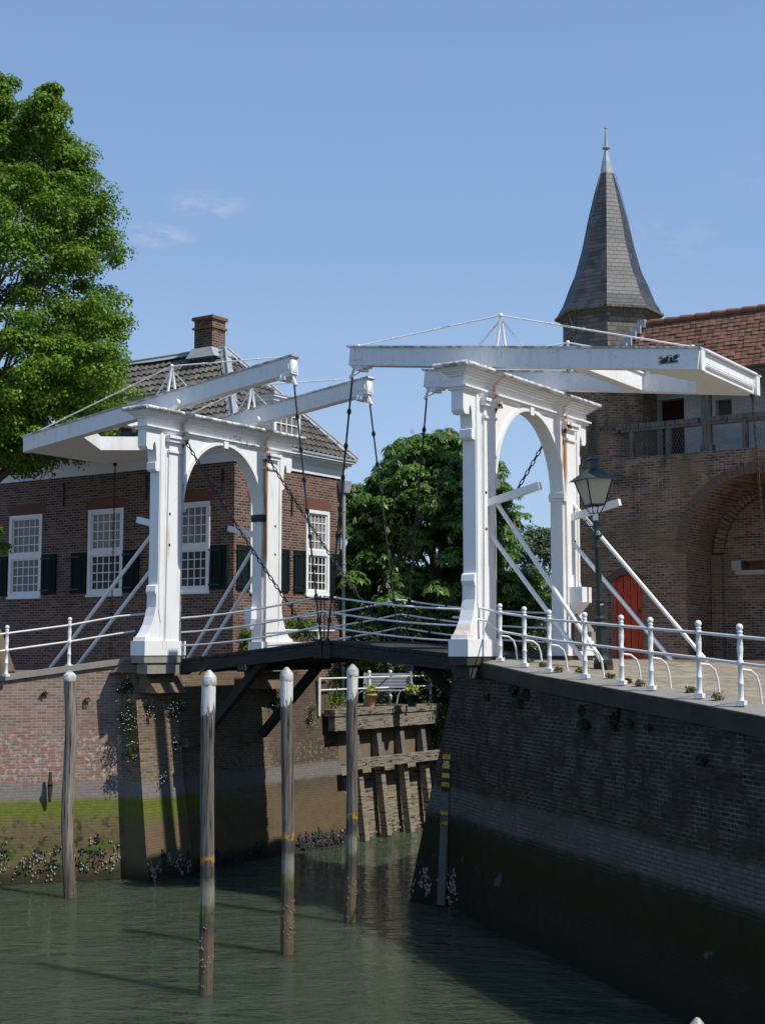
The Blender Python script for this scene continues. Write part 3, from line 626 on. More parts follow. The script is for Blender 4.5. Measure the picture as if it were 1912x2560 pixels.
    for yy in (.32, 3.22):     # rocker brackets carrying the beams
        sg = 1 if not left else -1; m = MB()
        m.tube([(x0 - .3 * sg * 0 - .45, Y(yy - .16 - yo), 10.36), (x0 - .2, Y(yy - .16 - yo), 10.44), (x0 + .05, Y(yy - .16 - yo), 10.62)], [.05, .06, .085], 8)
        m.tube([(x0 + .05, Y(yy - .26 - yo), 10.62), (x0 + .05, Y(yy + .22 - yo), 10.62)], .08, 12)
        m.build('rocker_bearing', 'white', t)
    m = MB(); yb = Y(4.06)     # winch box on the far pier
    if left: m.box(xb - .06, xb + .16, Y(3.06), Y(3.28), 5.75, 6.05); m.hexa([(xb, Y(3.15), 5.5), (xb + .05, Y(3.15), 5.5), (xb + .05, Y(3.28), 5.5), (xb, Y(3.28), 5.5), (xb - .06, Y(3.06), 5.75), (xb + .16, Y(3.06), 5.75), (xb + .16, Y(3.28), 5.75), (xb - .06, Y(3.28), 5.75)])
    else: m.box(x0 + .05, x0 + .35, Y(3.45), Y(3.9), 6.0, 6.32); m.hexa([(x0 + .05, Y(3.6), 5.72), (x0 + .1, Y(3.6), 5.72), (x0 + .1, Y(3.8), 5.72), (x0 + .05, Y(3.8), 5.72), (x0 + .05, Y(3.45), 6.0), (x0 + .32, Y(3.45), 6.0), (x0 + .32, Y(3.9), 6.0), (x0 + .05, Y(3.9), 6.0)])
    m.build('winch_box', 'white', t)
    return t
PLt = portal(.25, 0., 0, 'white timber drawbridge portal on the left abutment, rust streaks and chipped paint on its arch', True)
PRt = portal(8.5, -.17, 0, 'white timber drawbridge portal on the right bank beside the street lamp', False)

# ------------------------------------------------------------------ balance beams
def balance(tipx, tailx, ztip, ztail, vx, bx, cx, apx, label, yo=0.):
    sg = 1 if tailx < tipx else -1      # +1: tip lies at +x
    t = thing('balance_beam_frame', ((tipx + tailx) / 2, 1.77, 10.5), label, 'balance beams')
    Z = lambda x: ztail + (ztip - ztail) * (x - tailx) / (tipx - tailx)     # top of the beam
    H = .37
    sl_ = V(tipx - tailx, 0, ztip - ztail).normalized(); ux = V(-sl_.z, 0, sl_.x) * (1 if sl_.x > 0 else -1)
    for yc in (.32 + yo, 3.22 + yo):
        a = V(tailx, yc, ztail - H / 2); b = V(tipx, yc, ztip - H / 2)
        m = MB().beam(a, b, .25, H, (0, 0, 1)); bm_ = m.build('beam', 'beam', t)
        MB().beam(a + V(0, 0, H / 2 + .017) - sl_ * .05, b + V(0, 0, H / 2 + .017) + sl_ * .05, .33, .034).build('capping', 'grime', bm_)
        m = MB(); e = b + sl_ * .004     # end plate, pyramid boss, cheek plates and iron straps at the tip
        for k in (-1, 1):
            m.beam(b - sl_ * .32 + V(0, k * .131, .02), b - sl_ * .06 + V(0, k * .131, .02), .012, .2); m.beam(b - sl_ * .27 + V(0, k * .14, -.04), b - sl_ * .27 + V(0, k * .14, -.27), .03, .04, (1, 0, 0))
        m.beam(b - sl_ * .45 - ux * (H / 2 + .02), b - sl_ * .05 - ux * (H / 2 + .02), .2, .05); m.beam(b - sl_ * .33 - ux * (H / 2 + .07), b - sl_ * .18 - ux * (H / 2 + .07), .3, .07)
        q = b + ux * 0; d1 = V(0, .1, 0); d2 = ux * .15
        m.add([q - d1 - d2 + sl_ * .012, q + d1 - d2 + sl_ * .012, q + d1 + d2 + sl_ * .012, q - d1 + d2 + sl_ * .012, q + sl_ * .06], [(0, 1, 4), (1, 2, 4), (2, 3, 4), (3, 0, 4)])
        hk = b - sl_ * .08 - ux * (H / 2); lo = V(hk.x + .1 * sg, yc, hk.z - .22)
        m.tube([hk, lo], .03, 6); m.tube([b - sl_ * .38 - ux * (H / 2 + .03), lo], .014, 6); m.ball(lo, .045, 8)
        m.build('tip_fitting', 'beam', bm_)
        # king post with stays and tie rods
        top = V(apx, yc, Z(apx) + .66); m = MB()
        for k in (-.07, .07): m.beam(V(apx + k * .9, yc + k, Z(apx)), top + V(0, 0, -.03), .045, .04, (1, 0, 0))
        for k in (-.55, .55): m.tube([top - V(0, 0, .08), V(apx + k, yc, Z(apx + k))], .016, 6)
        m.ball(top, .05, 8); m.beam(V(apx - .07, yc, Z(apx) - .14), V(apx + .07, yc, Z(apx) - .14), .27, .14); m.build('king_post', 'beam', t)
        m = MB()
        for e_ in (V(tipx - sg * .15, yc, Z(tipx - sg * .15) + .05), V(tailx + sg * .15, yc, Z(tailx + sg * .15) + .05)):
            m.tube([top, e_], .016, 6); m.ball(e_, .045, 8)
            for f in (.28, .45, .75): m.ball(top.lerp(e_, f), .026, 8, (1.5, 1, 1))
            m.beam(top.lerp(e_, .33) , top.lerp(e_, .39), .06, .02)
        m.build('tie_rod', 'white', t)
    # end beam, V-shaped ballast box and cross beam
    x1 = tailx; m = MB()
    vy = 1.77 + yo; b0 = .446 + yo; b1 = 3.094 + yo
    def slab(poly, dz0, dz1):
        n_ = len(poly); vs = [(x, y, Z(x) + dz0) for x, y in poly] + [(x, y, Z(x) + dz1) for x, y in poly]
        m.add(vs, [tuple(range(n_))[::-1], tuple(range(n_, 2 * n_))] + [(i, (i + 1) % n_, n_ + (i + 1) % n_, n_ + i) for i in range(n_)])
    slab([(x1 + sg * .01, b0), (x1 + sg * .01, b1), (bx, b1), (vx, vy), (bx, b0)], -H + .004, -.02); m.build('ballast_box', 'beam', t)
    m = MB(); xo = x1 - sg * .012; m.hexa([(xo, .5 + yo, Z(x1) - H + .11), (xo, 3.04 + yo, Z(x1) - H + .11), (xo - sg * .03, 3.04 + yo, Z(x1) - H + .11), (xo - sg * .03, .5 + yo, Z(x1) - H + .11), (xo, .5 + yo, Z(x1) - H + .12), (xo, 3.04 + yo, Z(x1) - H + .12), (xo - sg * .03, 3.04 + yo, Z(x1) - H + .12), (xo - sg * .03, .5 + yo, Z(x1) - H + .12)])
    m.box(*sorted((xo + sg * .06, xo - sg * .05)), .42 + yo, 3.12 + yo, Z(x1) + .0, Z(x1) + .034); m.tube([(xo - sg * .02, .5 + yo, Z(x1) - H + .15), (xo - sg * .02, 3.04 + yo, Z(x1) - H + .15)], .012, 6)
    for yy in (.32 + yo, 3.22 + yo): m.box(*sorted((xo - sg * .03, xo + sg * .01)), yy - .09, yy + .09, Z(x1) - H - .01, Z(x1) + .01)
    m.build('end_moulding', 'beam', t)
    m = MB(); m.box(cx - .12, cx + .12, b0, b1, Z(cx) - H + .006, Z(cx) - .03); m.box(cx - .16, cx + .16, b0, b1, Z(cx) - .03, Z(cx) + .006); m.build('cross_beam', 'beam', t)
    return t, Z
BL, ZL = balance(3.50, -4.85, 11.32, 10.27, -3.75, -3.0, -1.7, -.05, 'tilted white balance beam frame over the left portal, long tail pointing to the house')
BR, ZR = balance(5.29, 12.82, 11.235, 10.30, 12.15, 11.65, 10.4, 8.79, 'white balance beam frame over the right portal with its tail above the cobbled quay', -.34)

# ------------------------------------------------------------------ bridge leaves
HL = V(.32, 0, 4.80); TL = V(4.24, 0, 5.20); HR = V(8.22, 0, 4.86); TR_ = V(4.28, 0, 5.20)
def leaf(h, tp, label, sg):
    t = thing('bridge_leaf', (h.x, 1.9, h.z), label, 'bridge deck')
    d = (tp - h); L = d.length; d.normalize(); u = V(-d.z, 0, d.x) * (1 if d.x > 0 else -1)
    m = MB(); k = 0.; 
    nP = 26
    for i in range(nP):
        a = h + d * (L * i / nP + .006); b = h + d * (L * (i + 1) / nP - .006); j = random.uniform(-.015, .015)
        m.hexa([a + V(0, .38 + j, 0) - u * .07, a + V(0, 3.75 + j, 0) - u * .07, b + V(0, 3.75 + j, 0) - u * .07, b + V(0, .38 + j, 0) - u * .07, a + V(0, .38 + j, 0), a + V(0, 3.75 + j, 0), b + V(0, 3.75 + j, 0), b + V(0, .38 + j, 0)])
    m.build('deck_planks', 'dark', t)
    for y in (.46, 1.4, 2.36, 3.3):
        m = MB().beam(h + V(0, y, 0) - u * .20, tp + V(0, y, 0) - u * .20, .16, .24); m.build('girder', 'dark', t)
    m = MB(); q = h + d * (L * .45); m.beam(q + V(0, .3, 0) - u * .37, q + V(0, 3.5, 0) - u * .37, .2, .12, u); m.build('cross_bearer', 'dark', t); m = MB(); q = tp - d * .12; m.beam(q + V(0, .34, 0) - u * .22, q + V(0, 3.44, 0) - u * .22, .2, .27, u)
    m.build('cross_bearer', 'dark', t)
    m = MB(); q = tp - d * .12; m.box(q.x - .05, q.x + .05, .345, .375, q.z - .36, q.z + .04); m.build('tip_plate', 'iron', t)
    for y in (.36, 3.36):
        for hh in (.92, .6, .3):
            a = h + V(0, y, hh); b = tp + V(0, y, hh * 1.02); pts = []
            for i in range(9):
                f = i / 8; p = a.lerp(b, f); p.z -= .07 * 4 * f * (1 - f); pts.append(p)
            MB().tube(pts, .021, 6).build('handrail', 'white', t)
        m = MB(); b = tp - d * .03 + V(0, y, 0)
        m.tube([b, b + V(0, 0, .95)], .014, 6); m.build('rail_stanchion', 'iron', t)
    for y in (.5, 3.3): MB().tube([h + V(0, y - .1, -.2), h + V(0, y + .1, -.2)], .16, 12).build('hinge', 'iron', t)
    return t
leaf(HL, TL, 'left half of the dark plank bridge deck, hinged at the left portal', 1)
leaf(HR, TR_, 'right half of the dark plank bridge deck, hinged at the right portal', -1)
for a, b, lab in (((1.15, .6, 2.95), (2.7, .6, 4.75), 'nearer dark oak strut from the left abutment up to the bridge deck'), ((.42, 3.15, 2.98), (2.15, 3.15, 4.68), 'farther black strut under the left bridge leaf, between two piles'), ((6.6, 3.15, 3.2), (5.0, 3.15, 4.72), 'dark strut from the right abutment up to the bridge deck')):
    a = V(*a); b = V(*b)
    if a.x > 1 and a.x < 2: a = V(.42, .85, 2.9); b = V(2.5, .62, 4.78)
    m = MB().beam(a, b, .17, .19); o = m.build('bridge_strut', 'dark', None, origin=a); tag(o, lab, 'strut', 'oak struts under the bridge')

# ------------------------------------------------------------------ chains
def link_chain(pts, L, wd, wire):
    pts = [V(*p) for p in pts]; m = MB(); seg = []; tot = 0.
    for i in range(len(pts) - 1): l = (pts[i + 1] - pts[i]).length; seg.append((tot, l)); tot += l
    step = L - 2.2 * wire; N = max(2, int(tot / step))
    def P(s):
        for (s0, l), i in zip(seg, range(len(seg))):
            if s <= s0 + l or i == len(seg) - 1: return pts[i].lerp(pts[i + 1], (s - s0) / l)
    for k in range(N):
        c = P((k + .5) * tot / N); t = (P(min(tot, (k + 1) * tot / N)) - P(k * tot / N)).normalized()
        side = t.cross(V(0, 0, 1)) if abs(t.z) < .95 else V(0, 1, 0); side = side.normalized(); oth = t.cross(side).normalized()
        a = R(40) if k % 2 == 0 else R(130); w = side * math.cos(a) + oth * math.sin(a)
        hl = L / 2 - wire - wd / 2; pp = []
        for q in range(10):
            an = 2 * math.pi * q / 10; pp.append(c + t * (math.cos(an) * wd / 2 + (hl if math.cos(an) > 0 else -hl)) + w * (math.sin(an) * wd / 2))
        m.tube(pp, wire, 5, True)
    return m
def sag(a, b, s, n=14):
    a = V(*a); b = V(*b); out = []
    for i in range(n + 1):
        f = i / n; p = a.lerp(b, f); p.z -= s * 4 * f * (1 - f); out.append(p)
    return out
def rod_chain(a, b, fr):
    a = V(*a); b = V(*b); m = MB(); s = [0] + fr + [1]
    for i in range(len(s) - 1):
        p, q = a.lerp(b, s[i]), a.lerp(b, s[i + 1]); m.tube([p, q], .02, 6); d = (b - a).normalized()
        for e in (q,):
            c = e; sd = d.cross(V(0, 1, 0)).normalized(); pp = [c + d * .055 * math.cos(k * math.pi / 4) + sd * .038 * math.sin(k * math.pi / 4) for k in range(8)]
            m.tube(pp, .017, 5, True); m.ball(c + d * .05, .032, 6); m.ball(c - d * .05, .032, 6)
    return m
def chain_obj(m, name, lab, grp, org):
    o = m.build(name, 'iron', None, origin=org, fix=False); tag(o, lab, 'chain', grp); return o
G1 = 'lifting chains between the balance beams and the deck'
fr = [.13, .26, .38, .5, .6, .72, .83, .92]
for a, b, lab in (((3.50, .32, 10.73), (4.22, .36, 5.18), 'near lifting chain of the left leaf, from the lower-left beam tip down past the house'), ((3.50, 3.22, 10.73), (4.22, 3.36, 5.18), 'far lifting chain of the left leaf, leaning right in front of the chestnut tree'),
                  ((5.28, -.02, 10.63), (4.46, .26, 5.18), 'near lifting chain of the right leaf, from the topmost beam tip'), ((5.28, 2.88, 10.63), (4.46, 3.26, 5.18), 'far lifting chain of the right leaf, from the beam tip beside the right portal')):
    chain_obj(rod_chain(a, b, fr), 'lifting_chain', lab, G1, b)
G2 = 'guy chains from the portal heads to the deck'
for a, b, lab in (((.40, .37, 9.7), (4.0, .40, 5.2), 'guy chain crossing the left arch opening, hooked to the near pier'), ((.40, 3.37, 9.66), (4.0, 3.36, 5.2), 'guy chain from the far pier of the left portal, in front of the house corner'),
                  ((8.2, .2, 9.7), (4.9, .45, 5.2), 'guy chain from the near pier of the right portal across the chestnut tree'), ((8.2, 3.2, 9.66), (4.9, 3.3, 5.2), 'guy chain seen through the right arch against the sky')):
    chain_obj(link_chain(sag(a, b, .1), .15, .062, .0135), 'guy_chain', lab, G2, b)
for a, b, lab in (((-4.62, 3.16, 9.88), (-4.66, 3.16, 4.6), 'thin pull chain hanging from the left balance frame in front of the brick house'), ((12.74, 2.86, 9.92), (13.03, 2.8, 4.75), 'thin pull chain hanging from the right balance frame before the archway')):
    m = link_chain(sag(a, b, 0, 3), .085, .045, .010); m.ball(V(*a) + V(0, 0, .02), .06, 8); o = m.build('pull_chain', 'rusty', None, origin=b, fix=False); tag(o, lab, 'chain', 'pull chains hanging from the balance frames')

# ------------------------------------------------------------------ mooring piles
def pile(foot, ztop, r, lean, painted, label, seed):
    rs = random.Random(seed); t = thing('mooring_pile', foot, label, 'mooring pile', 'mooring piles standing in the water')
    top = V(foot[0] + lean[0], foot[1] + lean[1], ztop - .15); n = 30; rings = 48; vs = []; gr_ = [rs.uniform(0, 1) ** 3 * .09 for _ in range(30)]
    ph = [rs.uniform(0, 6.28) for _ in range(4)]
    a = V(foot[0], foot[1], -1.5)
    for i in range(rings + 1):
        f = i / rings; c = a.lerp(top, f); z = c.z; wv_ = (.05 if seed == 1 else .014) * min(1, (1 - f) * 5); c = c + V(.83, .557, 0) * (wv_ * math.sin(z * 1.25 + ph[3]))
        for k in range(n):
            an = 2 * math.pi * k / n; rr = r * (1 + .035 * math.sin(3 * an + ph[0] + z * .3) + .03 * math.sin(7 * an + ph[1]) + .02 * math.sin(z * 4 + ph[2]) + rs.uniform(-.015, .015) - (gr_[k] * min(1, max(.15, z - 1.2)) if z > 0 else 0) + (.03 if z < .9 else 0))
            vs.append(c + V(math.cos(an), math.sin(an), 0) * rr)
    m = MB(); m.add(vs, [(i * n + k, i * n + (k + 1) % n, (i + 1) * n + (k + 1) % n, (i + 1) * n + k) for i in range(rings) for k in range(n)], True)
    m.build('shaft', 'pilep' if painted else 'pile', t, origin=top)
    m = MB().lathe((top.x, top.y, top.z - .03), [(r * 1.05, -.02), (r * 1.1, .0), (r * 1.07, .10), (r * .95, .125), (r * .3, .20), (.02, .21)], 14)
    m.build('cap', 'capp', t)
    if seed == 2:
        m = MB().hexa([top + V(-.14, -.05, .1), top + V(-.06, -.12, .12), top + V(.0, -.06, .25), top + V(-.05, .02, .24), top + V(-.16, -.07, .11), top + V(-.08, -.14, .13), top + V(.01, -.08, .27), top + V(-.06, .0, .26)]); m.build('torn_flashing', 'rusty', t)
        m = MB()
    m = MB()
    for _ in range(90 if seed != 1 else 12):
        an = rs.uniform(0, 6.28); z = rs.triangular(.02, 1.1, .55); f = (z + 1.5) / (top.z + 1.5); c = a.lerp(top, f)
        m.ball(c + V(math.cos(an), math.sin(an), 0) * r * 1.02 + V(0, 0, 0), rs.uniform(.008, .02), 5, (1, 1, .8))
    o = m.build('barnacles', 'shell', t); o['kind'] = 'stuff'
p1, p2, p3, p4 = at(180, 2243, 'z', 0), at(515, 2485, 'z', 0), at(722, 2385, 'z', 0), at(875, 2305, 'z', 0)
def ptop(p, py):
    dep = (p - C).dot(fw); return atd(956, py, dep).z
pile(p1, at(168, 1679, 'y', p1.y).z, .125, (-.13, -.06), False, 'crooked bare wooden mooring pile with a white cap before the sunlit quay wall', 1)
pile(p2, at(515, 1680, 'y', p2.y).z, .104, (-.01, 0), True, 'thickest nearest mooring pile, white painted head with torn cap flashing, left of centre', 2)
pile(p3, at(714, 1672, 'y', p3.y).z, .105, (-.06, -.03), True, 'middle mooring pile standing before the abutment under the bridge deck', 3)
pile(p4, at(877, 1664, 'y', p4.y).z, .107, (.03, .02), True, 'mooring pile with the longest white painted head, in front of the garden railing', 4)
pf = atd(1742, 2552, 14.5)
pile((pf.x, pf.y, 0), pf.z, .1, (0, 0), True, 'pale tip of a mooring pile just showing at the bottom edge of the photo', 5)

# ------------------------------------------------------------------ railings
def post_mesh(hgt, w=1.):
    pr = [(.062, 0), (.062, .05), (.05, .07), (.042, .1), (.042, .26), (.05, .27), (.05, .29), (.04, .3), (.036, .5), (.05, .51), (.05, .58), (.036, .59), (.046, .68), (.05, .75), (.046, .77), (.046, .79), (.05, .8), (.036, .86), (.05, .87), (.055, .92), (.03, .94), (.052, .955), (.05, .965), (.022, .985)]
    k = hgt / 1.05; m = MB().lathe((0, 0, 0), [(r * w * .86, z * k) for r, z in pr], 10)
    m.ball((0, 0, 1.02 * k), .05 * w, 10); m.box(-.06 * w, .06 * w, -.06 * w, .06 * w, 0, .06); return m
def railing(pts, dirv, hgt, label, lo=.545, hi=.895, brace=None, ends=((0, 0), (0, 0)), rr=.022, w=1.):
    t = thing('railing', pts[0], label, 'railing'); me = None
    for p in pts:
        if me is None: o = post_mesh(hgt, w).build('post', 'rail', t, origin=(0, 0, 0)); me = o
        else: o = me.copy(); COL.objects.link(o)
        o.location = p - wloc(t)
    k = hgt / 1.05
    for hh in (lo, hi):
        L = []
        if ends[0][0]: L += [pts[0] + V(*q[:2], q[2]) + V(0, 0, hh * k) for q in ends[0][1][1 if hh == hi else 0]]
        L += [p + V(0, 0, hh * k) for p in pts]
        if ends[1][0]: L += [pts[-1] + V(*q[:2], q[2]) + V(0, 0, hh * k) for q in ends[1][1][1 if hh == hi else 0]]
        MB().tube(L, rr, 8).build('rail', 'rail', t)
    if brace is not None:
        bb = V(*brace); bm0 = None
        for p in pts:
            if bm0 is None:
                q = [V(0, 0, .47 * k), bb * .5 + V(0, 0, .45 * k), bb * .8 + V(0, 0, .38 * k), bb * .95 + V(0, 0, .25 * k), bb * 1.05 + V(0, 0, -.02)]
                bm0 = MB().tube(q, .017, 7).build('brace', 'rail', t, origin=(0, 0, 0)); o = bm0
            else: o = bm0.copy(); COL.objects.link(o)
            o.location = p - wloc(t)
    return t
a0 = (PR[1] - PR[0]).length
e_lo = [(-1.05, .05, .28), (-.62, -.02, .24), (-.25, -.02, .2)]; e_hi = [(-.93, .1, .06), (-.45, .0, .1)]
railing(PR, rd, 1.05, 'white iron railing with ball-topped posts along the right cobbled quay', brace=(.12, .42, .0), ends=((1, (e_lo, e_hi)), (1, ([tuple(rd * 3 + V(0, 0, -.18))], [tuple(rd * 3 + V(0, 0, -.18))]))))
LA = atd(173, 1668, 31.3); LB = atd(16, 1691, 30.6); ld = (LB - LA)
railing([LB + ld * 1.02, LB, LA], None, 1.1, 'white iron railing running along the left quay kerb to the portal', ends=((1, ([tuple(ld)], [tuple(ld)])), (1, ([(.75, .62, .16), (1.1, .95, .24)], [(.8, .7, .2), (1.5, 1.2, .28)]))), brace=(-.35, .3, 0))
gp = [at(q, 1700, 'x', -.06) for q in (923, 976, 1027, 1076)]
gp = [V(-.06, p.y, 3.47) for p in gp]
railing(gp, None, .95, 'white garden railing with ball finials above the timber wharf under the bridge', lo=.54, hi=.87, ends=((1, ([(0, -2.3, 0)], [(0, -2.3, 0)])), (1, ([(0, 1.1, 0)], [(0, -.45, 0)]))), brace=(-.4, -.1, 0), w=1.05)
t = thing('railing_post', (-.06, gp[0].y - 2.3, 3.47), 'slim white post ending the garden railing beside the brick house', 'post'); MB().tube([(-.06, gp[0].y - 2.3, 3.3), (-.06, gp[0].y - 2.3, 4.3)], .04, 8).build('shaft', 'rail', t)
m = MB(); ib = at(660, 1590, 'x', -.9)     # railing piece beyond the left portal
hp = [at(q, 1605, 'y', 6.6) for q in (620, 765)]
rp = [V(p.x, 5.4, 4.72) for p in (V(-1.2, 0, 0), V(-.3, 0, 0))]
t = railing([V(-.7, 5.35, 4.66), V(-.45, 6.6, 4.66)], None, 1.0, 'short white railing behind the far pier of the left portal, among green shrubs', ends=((0, 0), (1, ([(.15, .5, 0)], [(.15, .5, 0)]))))

# ------------------------------------------------------------------ street lamp
lp = atd(1508, 1674, 25.6)
t = thing('street_lamp', lp, 'old green iron street lamp with a four-sided lantern beside the right portal', 'street lamp')
K = 1.0
m = MB().box(lp.x - .15, lp.x + .15, lp.y - .15, lp.y + .15, lp.z - .05, lp.z + .13); m.build('footing', 'rusty', t)
m = MB().lathe(lp, [(.19, .13), (.19, .2), (.14, .25), (.125, .3), (.125, .86), (.17, .88), (.18, .93), (.13, .98), (.14, 1.02), (.15, 1.05), (.09, 1.1), (.1, 1.2), (.105, 1.32), (.08, 1.36), (.12, 1.4), (.12, 1.43), (.07, 1.45)], 8, R(22.5), False); m.build('base', 'dgreen', t)
m = MB().lathe(lp, [(.072, 1.44), (.055, 2.48), (.07, 2.5), (.075, 2.55), (.05, 2.58), (.085, 2.62), (.05, 2.66), (.06, 2.72)], 12); m.build('column', 'dgreen', t)
m = MB().lathe(lp, [(.06, 2.72), (.12, 2.74), (.12, 2.79), (.05, 2.81), (.045, 2.9), (.07, 2.98), (.035, 3.08), (.045, 3.1)], 12)
for k in (-1, 1):
    a = lp + V(0, 0, 2.9); d = rt * k
    m.tube([a, a + d * .08 + V(0, 0, .05), a + d * .16 + V(0, 0, .06), a + d * .22 + V(0, 0, .11), a + d * .24 + V(0, 0, .17), a + d * .20 + V(0, 0, .19), a + d * .18 + V(0, 0, .16)], .014, 6)
    m.tube([a + d * .05 + V(0, 0, .02), a + d * .12 + V(0, 0, -.03), a + d * .15 + V(0, 0, .0), a + d * .12 + V(0, 0, .02)], .012, 6); m.ball(a + d * .24 + V(0, 0, .17), .022, 6)
m.build('scroll_bracket', 'green', t)
MB().lathe(lp, [(.05, 3.08), (.058, 3.1), (.058, 3.2), (.05, 3.22)], 12).build('neck', 'white', t)
az = R(-38)
def ringsq(r, z): return [V(lp.x + r * math.cos(az + R(45 + 90 * k)), lp.y + r * math.sin(az + R(45 + 90 * k)), lp.z + z) for k in range(4)]
lo, hi = ringsq(.22, 3.4), ringsq(.42, 3.95)
m = MB()
for k in range(4): m.tube([lo[k], hi[k]], .018, 6); m.tube([lo[k], lo[(k + 1) % 4]], .02, 6); m.tube([hi[k], hi[(k + 1) % 4]], .018, 6); m.tube([lo[k], V(lp.x + (lo[k].x - lp.x) * .55, lp.y + (lo[k].y - lp.y) * .55, lp.z + 3.24), V(lp.x, lp.y, lp.z + 3.22)], .012, 6)
lant = m.build('lantern_frame', 'dgreen', t)
for k in range(4):
    a, b, c_, d = lo[k], lo[(k + 1) % 4], hi[(k + 1) % 4], hi[k]; ctr = (a + b + c_ + d) / 4; q = [p.lerp(ctr, .02) for p in (a, b, c_, d)]; MB().quad(*q).build('glass_pane', 'opal', lant)
m = MB(); e = ringsq(.55, 3.92); h1 = ringsq(.13, 4.16); h2 = ringsq(.12, 4.33); h3 = ringsq(.17, 4.35); h4 = ringsq(.04, 4.42)
for A, B in ((e, h1), (h1, h2), (h2, h3), (h3, h4)):
    for k in range(4): m.quad(A[k], A[(k + 1) % 4], B[(k + 1) % 4], B[k])
m.quad(*e); m.lathe(lp, [(.03, 4.41), (.015, 4.45), (.035, 4.49), (.03, 4.53), (.005, 4.6)], 8); m.build('lantern_roof', 'green', lant)

t.scale = (.89, .89, .89); t.rotation_mode = 'QUATERNION'; t.rotation_quaternion = Matrix.Rotation(R(-2.2), 4, Vector((fw.x, fw.y, 0))).to_quaternion()
# ------------------------------------------------------------------ tile roof helper
def tile_roof(name, e0, ud, ul, vd, vl, nrm, tw, th, amp, step, planes, mtl, parent, seg=6):
    e0, ud, vd, nrm = V(*e0), V(*ud).normalized(), V(*vd).normalized(), V(*nrm).normalized()
    nu = int(ul / tw * seg); nv = int(vl / th); us = np.arange(nu + 1) * tw / seg
    vv = []; hh = []
    for i in range(nv): vv += [i * th, (i + 1) * th - .006]; hh += [step, 0.]
    vv = np.array(vv); hh = np.array(hh); ph = us / tw
    wave = amp * (np.sin(2 * np.pi * ph) + .35 * np.sin(4 * np.pi * ph + .8))
    U, Vv = np.meshgrid(us, vv); Hh = hh[:, None] + wave[None, :] + 0
    jit = RNG.normal(0, .006, (nv, nu // seg + 2))
    ci = np.minimum((us / tw).astype(int), jit.shape[1] - 1); Hh = Hh + np.repeat(jit, 2, 0)[:, ci]
    P = np.array(e0)[None, None] + U[..., None] * np.array(ud) + Vv[..., None] * np.array(vd) + Hh[..., None] * np.array(nrm)
    r, c_ = U.shape; idx = np.arange(r * c_).reshape(r, c_)
    fs = np.stack([idx[:-1, :-1], idx[:-1, 1:], idx[1:, 1:], idx[1:, :-1]], -1).reshape(-1, 4)
    me = bpy.data.meshes.new(name); me.from_pydata(P.reshape(-1, 3).tolist(), [], fs.tolist())
    uvl = me.uv_layers.new(name='UVMap'); uvs = np.stack([U / tw, (Vv + .003) / th], -1).reshape(-1, 2)
    li = np.empty(len(me.loops), int); me.loops.foreach_get('vertex_index', li); uvl.data.foreach_set('uv', uvs[li].ravel())
    bm = bmesh.new(); bm.from_mesh(me)
    for pco, pno in planes:      # keeps the side the normal points away from
        bmesh.ops.bisect_plane(bm, geom=bm.verts[:] + bm.edges[:] + bm.faces[:], plane_co=pco, plane_no=pno, clear_outer=True)
    bmesh.ops.recalc_face_normals(bm, faces=bm.faces)
    for f in bm.faces: f.smooth = False
    bm.to_mesh(me); bm.free(); me.materials.append(MT[mtl])
    o = bpy.data.objects.new(name, me); COL.objects.link(o)
    if parent: o.parent = parent; o.location = -wloc(parent)
    return o

# ------------------------------------------------------------------ brick house
H = thing('brick_house', (-6, 8, 4.5), 'two-sided brick house with grey pantile hip roof, white cornice and dark shutters', 'house')
XC, YF, YB, XW = -2.9, 6.0, 11.02, -24.
wl = [(-15.30, -13.87), (-11.88, -10.44), (-8.47, -7.05), (-5.17, -3.76)]; wr = [(6.70, 7.86), (9.25, 10.41)]
ZB, ZT = 6.61, 9.12
m = MB()
m.wall((0, YF, 0), (1, 0, 0), XW, XC, 3., 10.4, [(a, b, ZB, ZT) for a, b in wl], (0, -1, 0), .10)
m.wall((XC, 0, 0), (0, 1, 0), YF, YB, 2.6, 10.4, [(a, b, ZB, ZT) for a, b in wr], (1, 0, 0), .10)
m.quad((XC, YB, 2.6), (XW, YB, 2.6), (XW, YB, 10.4), (XC, YB, 10.4)); m.quad((XW, YF, 2.6), (XW, YB, 2.6), (XW, YB, 10.4), (XW, YF, 10.4))
m.build('wall', 'house', H, fix=False)
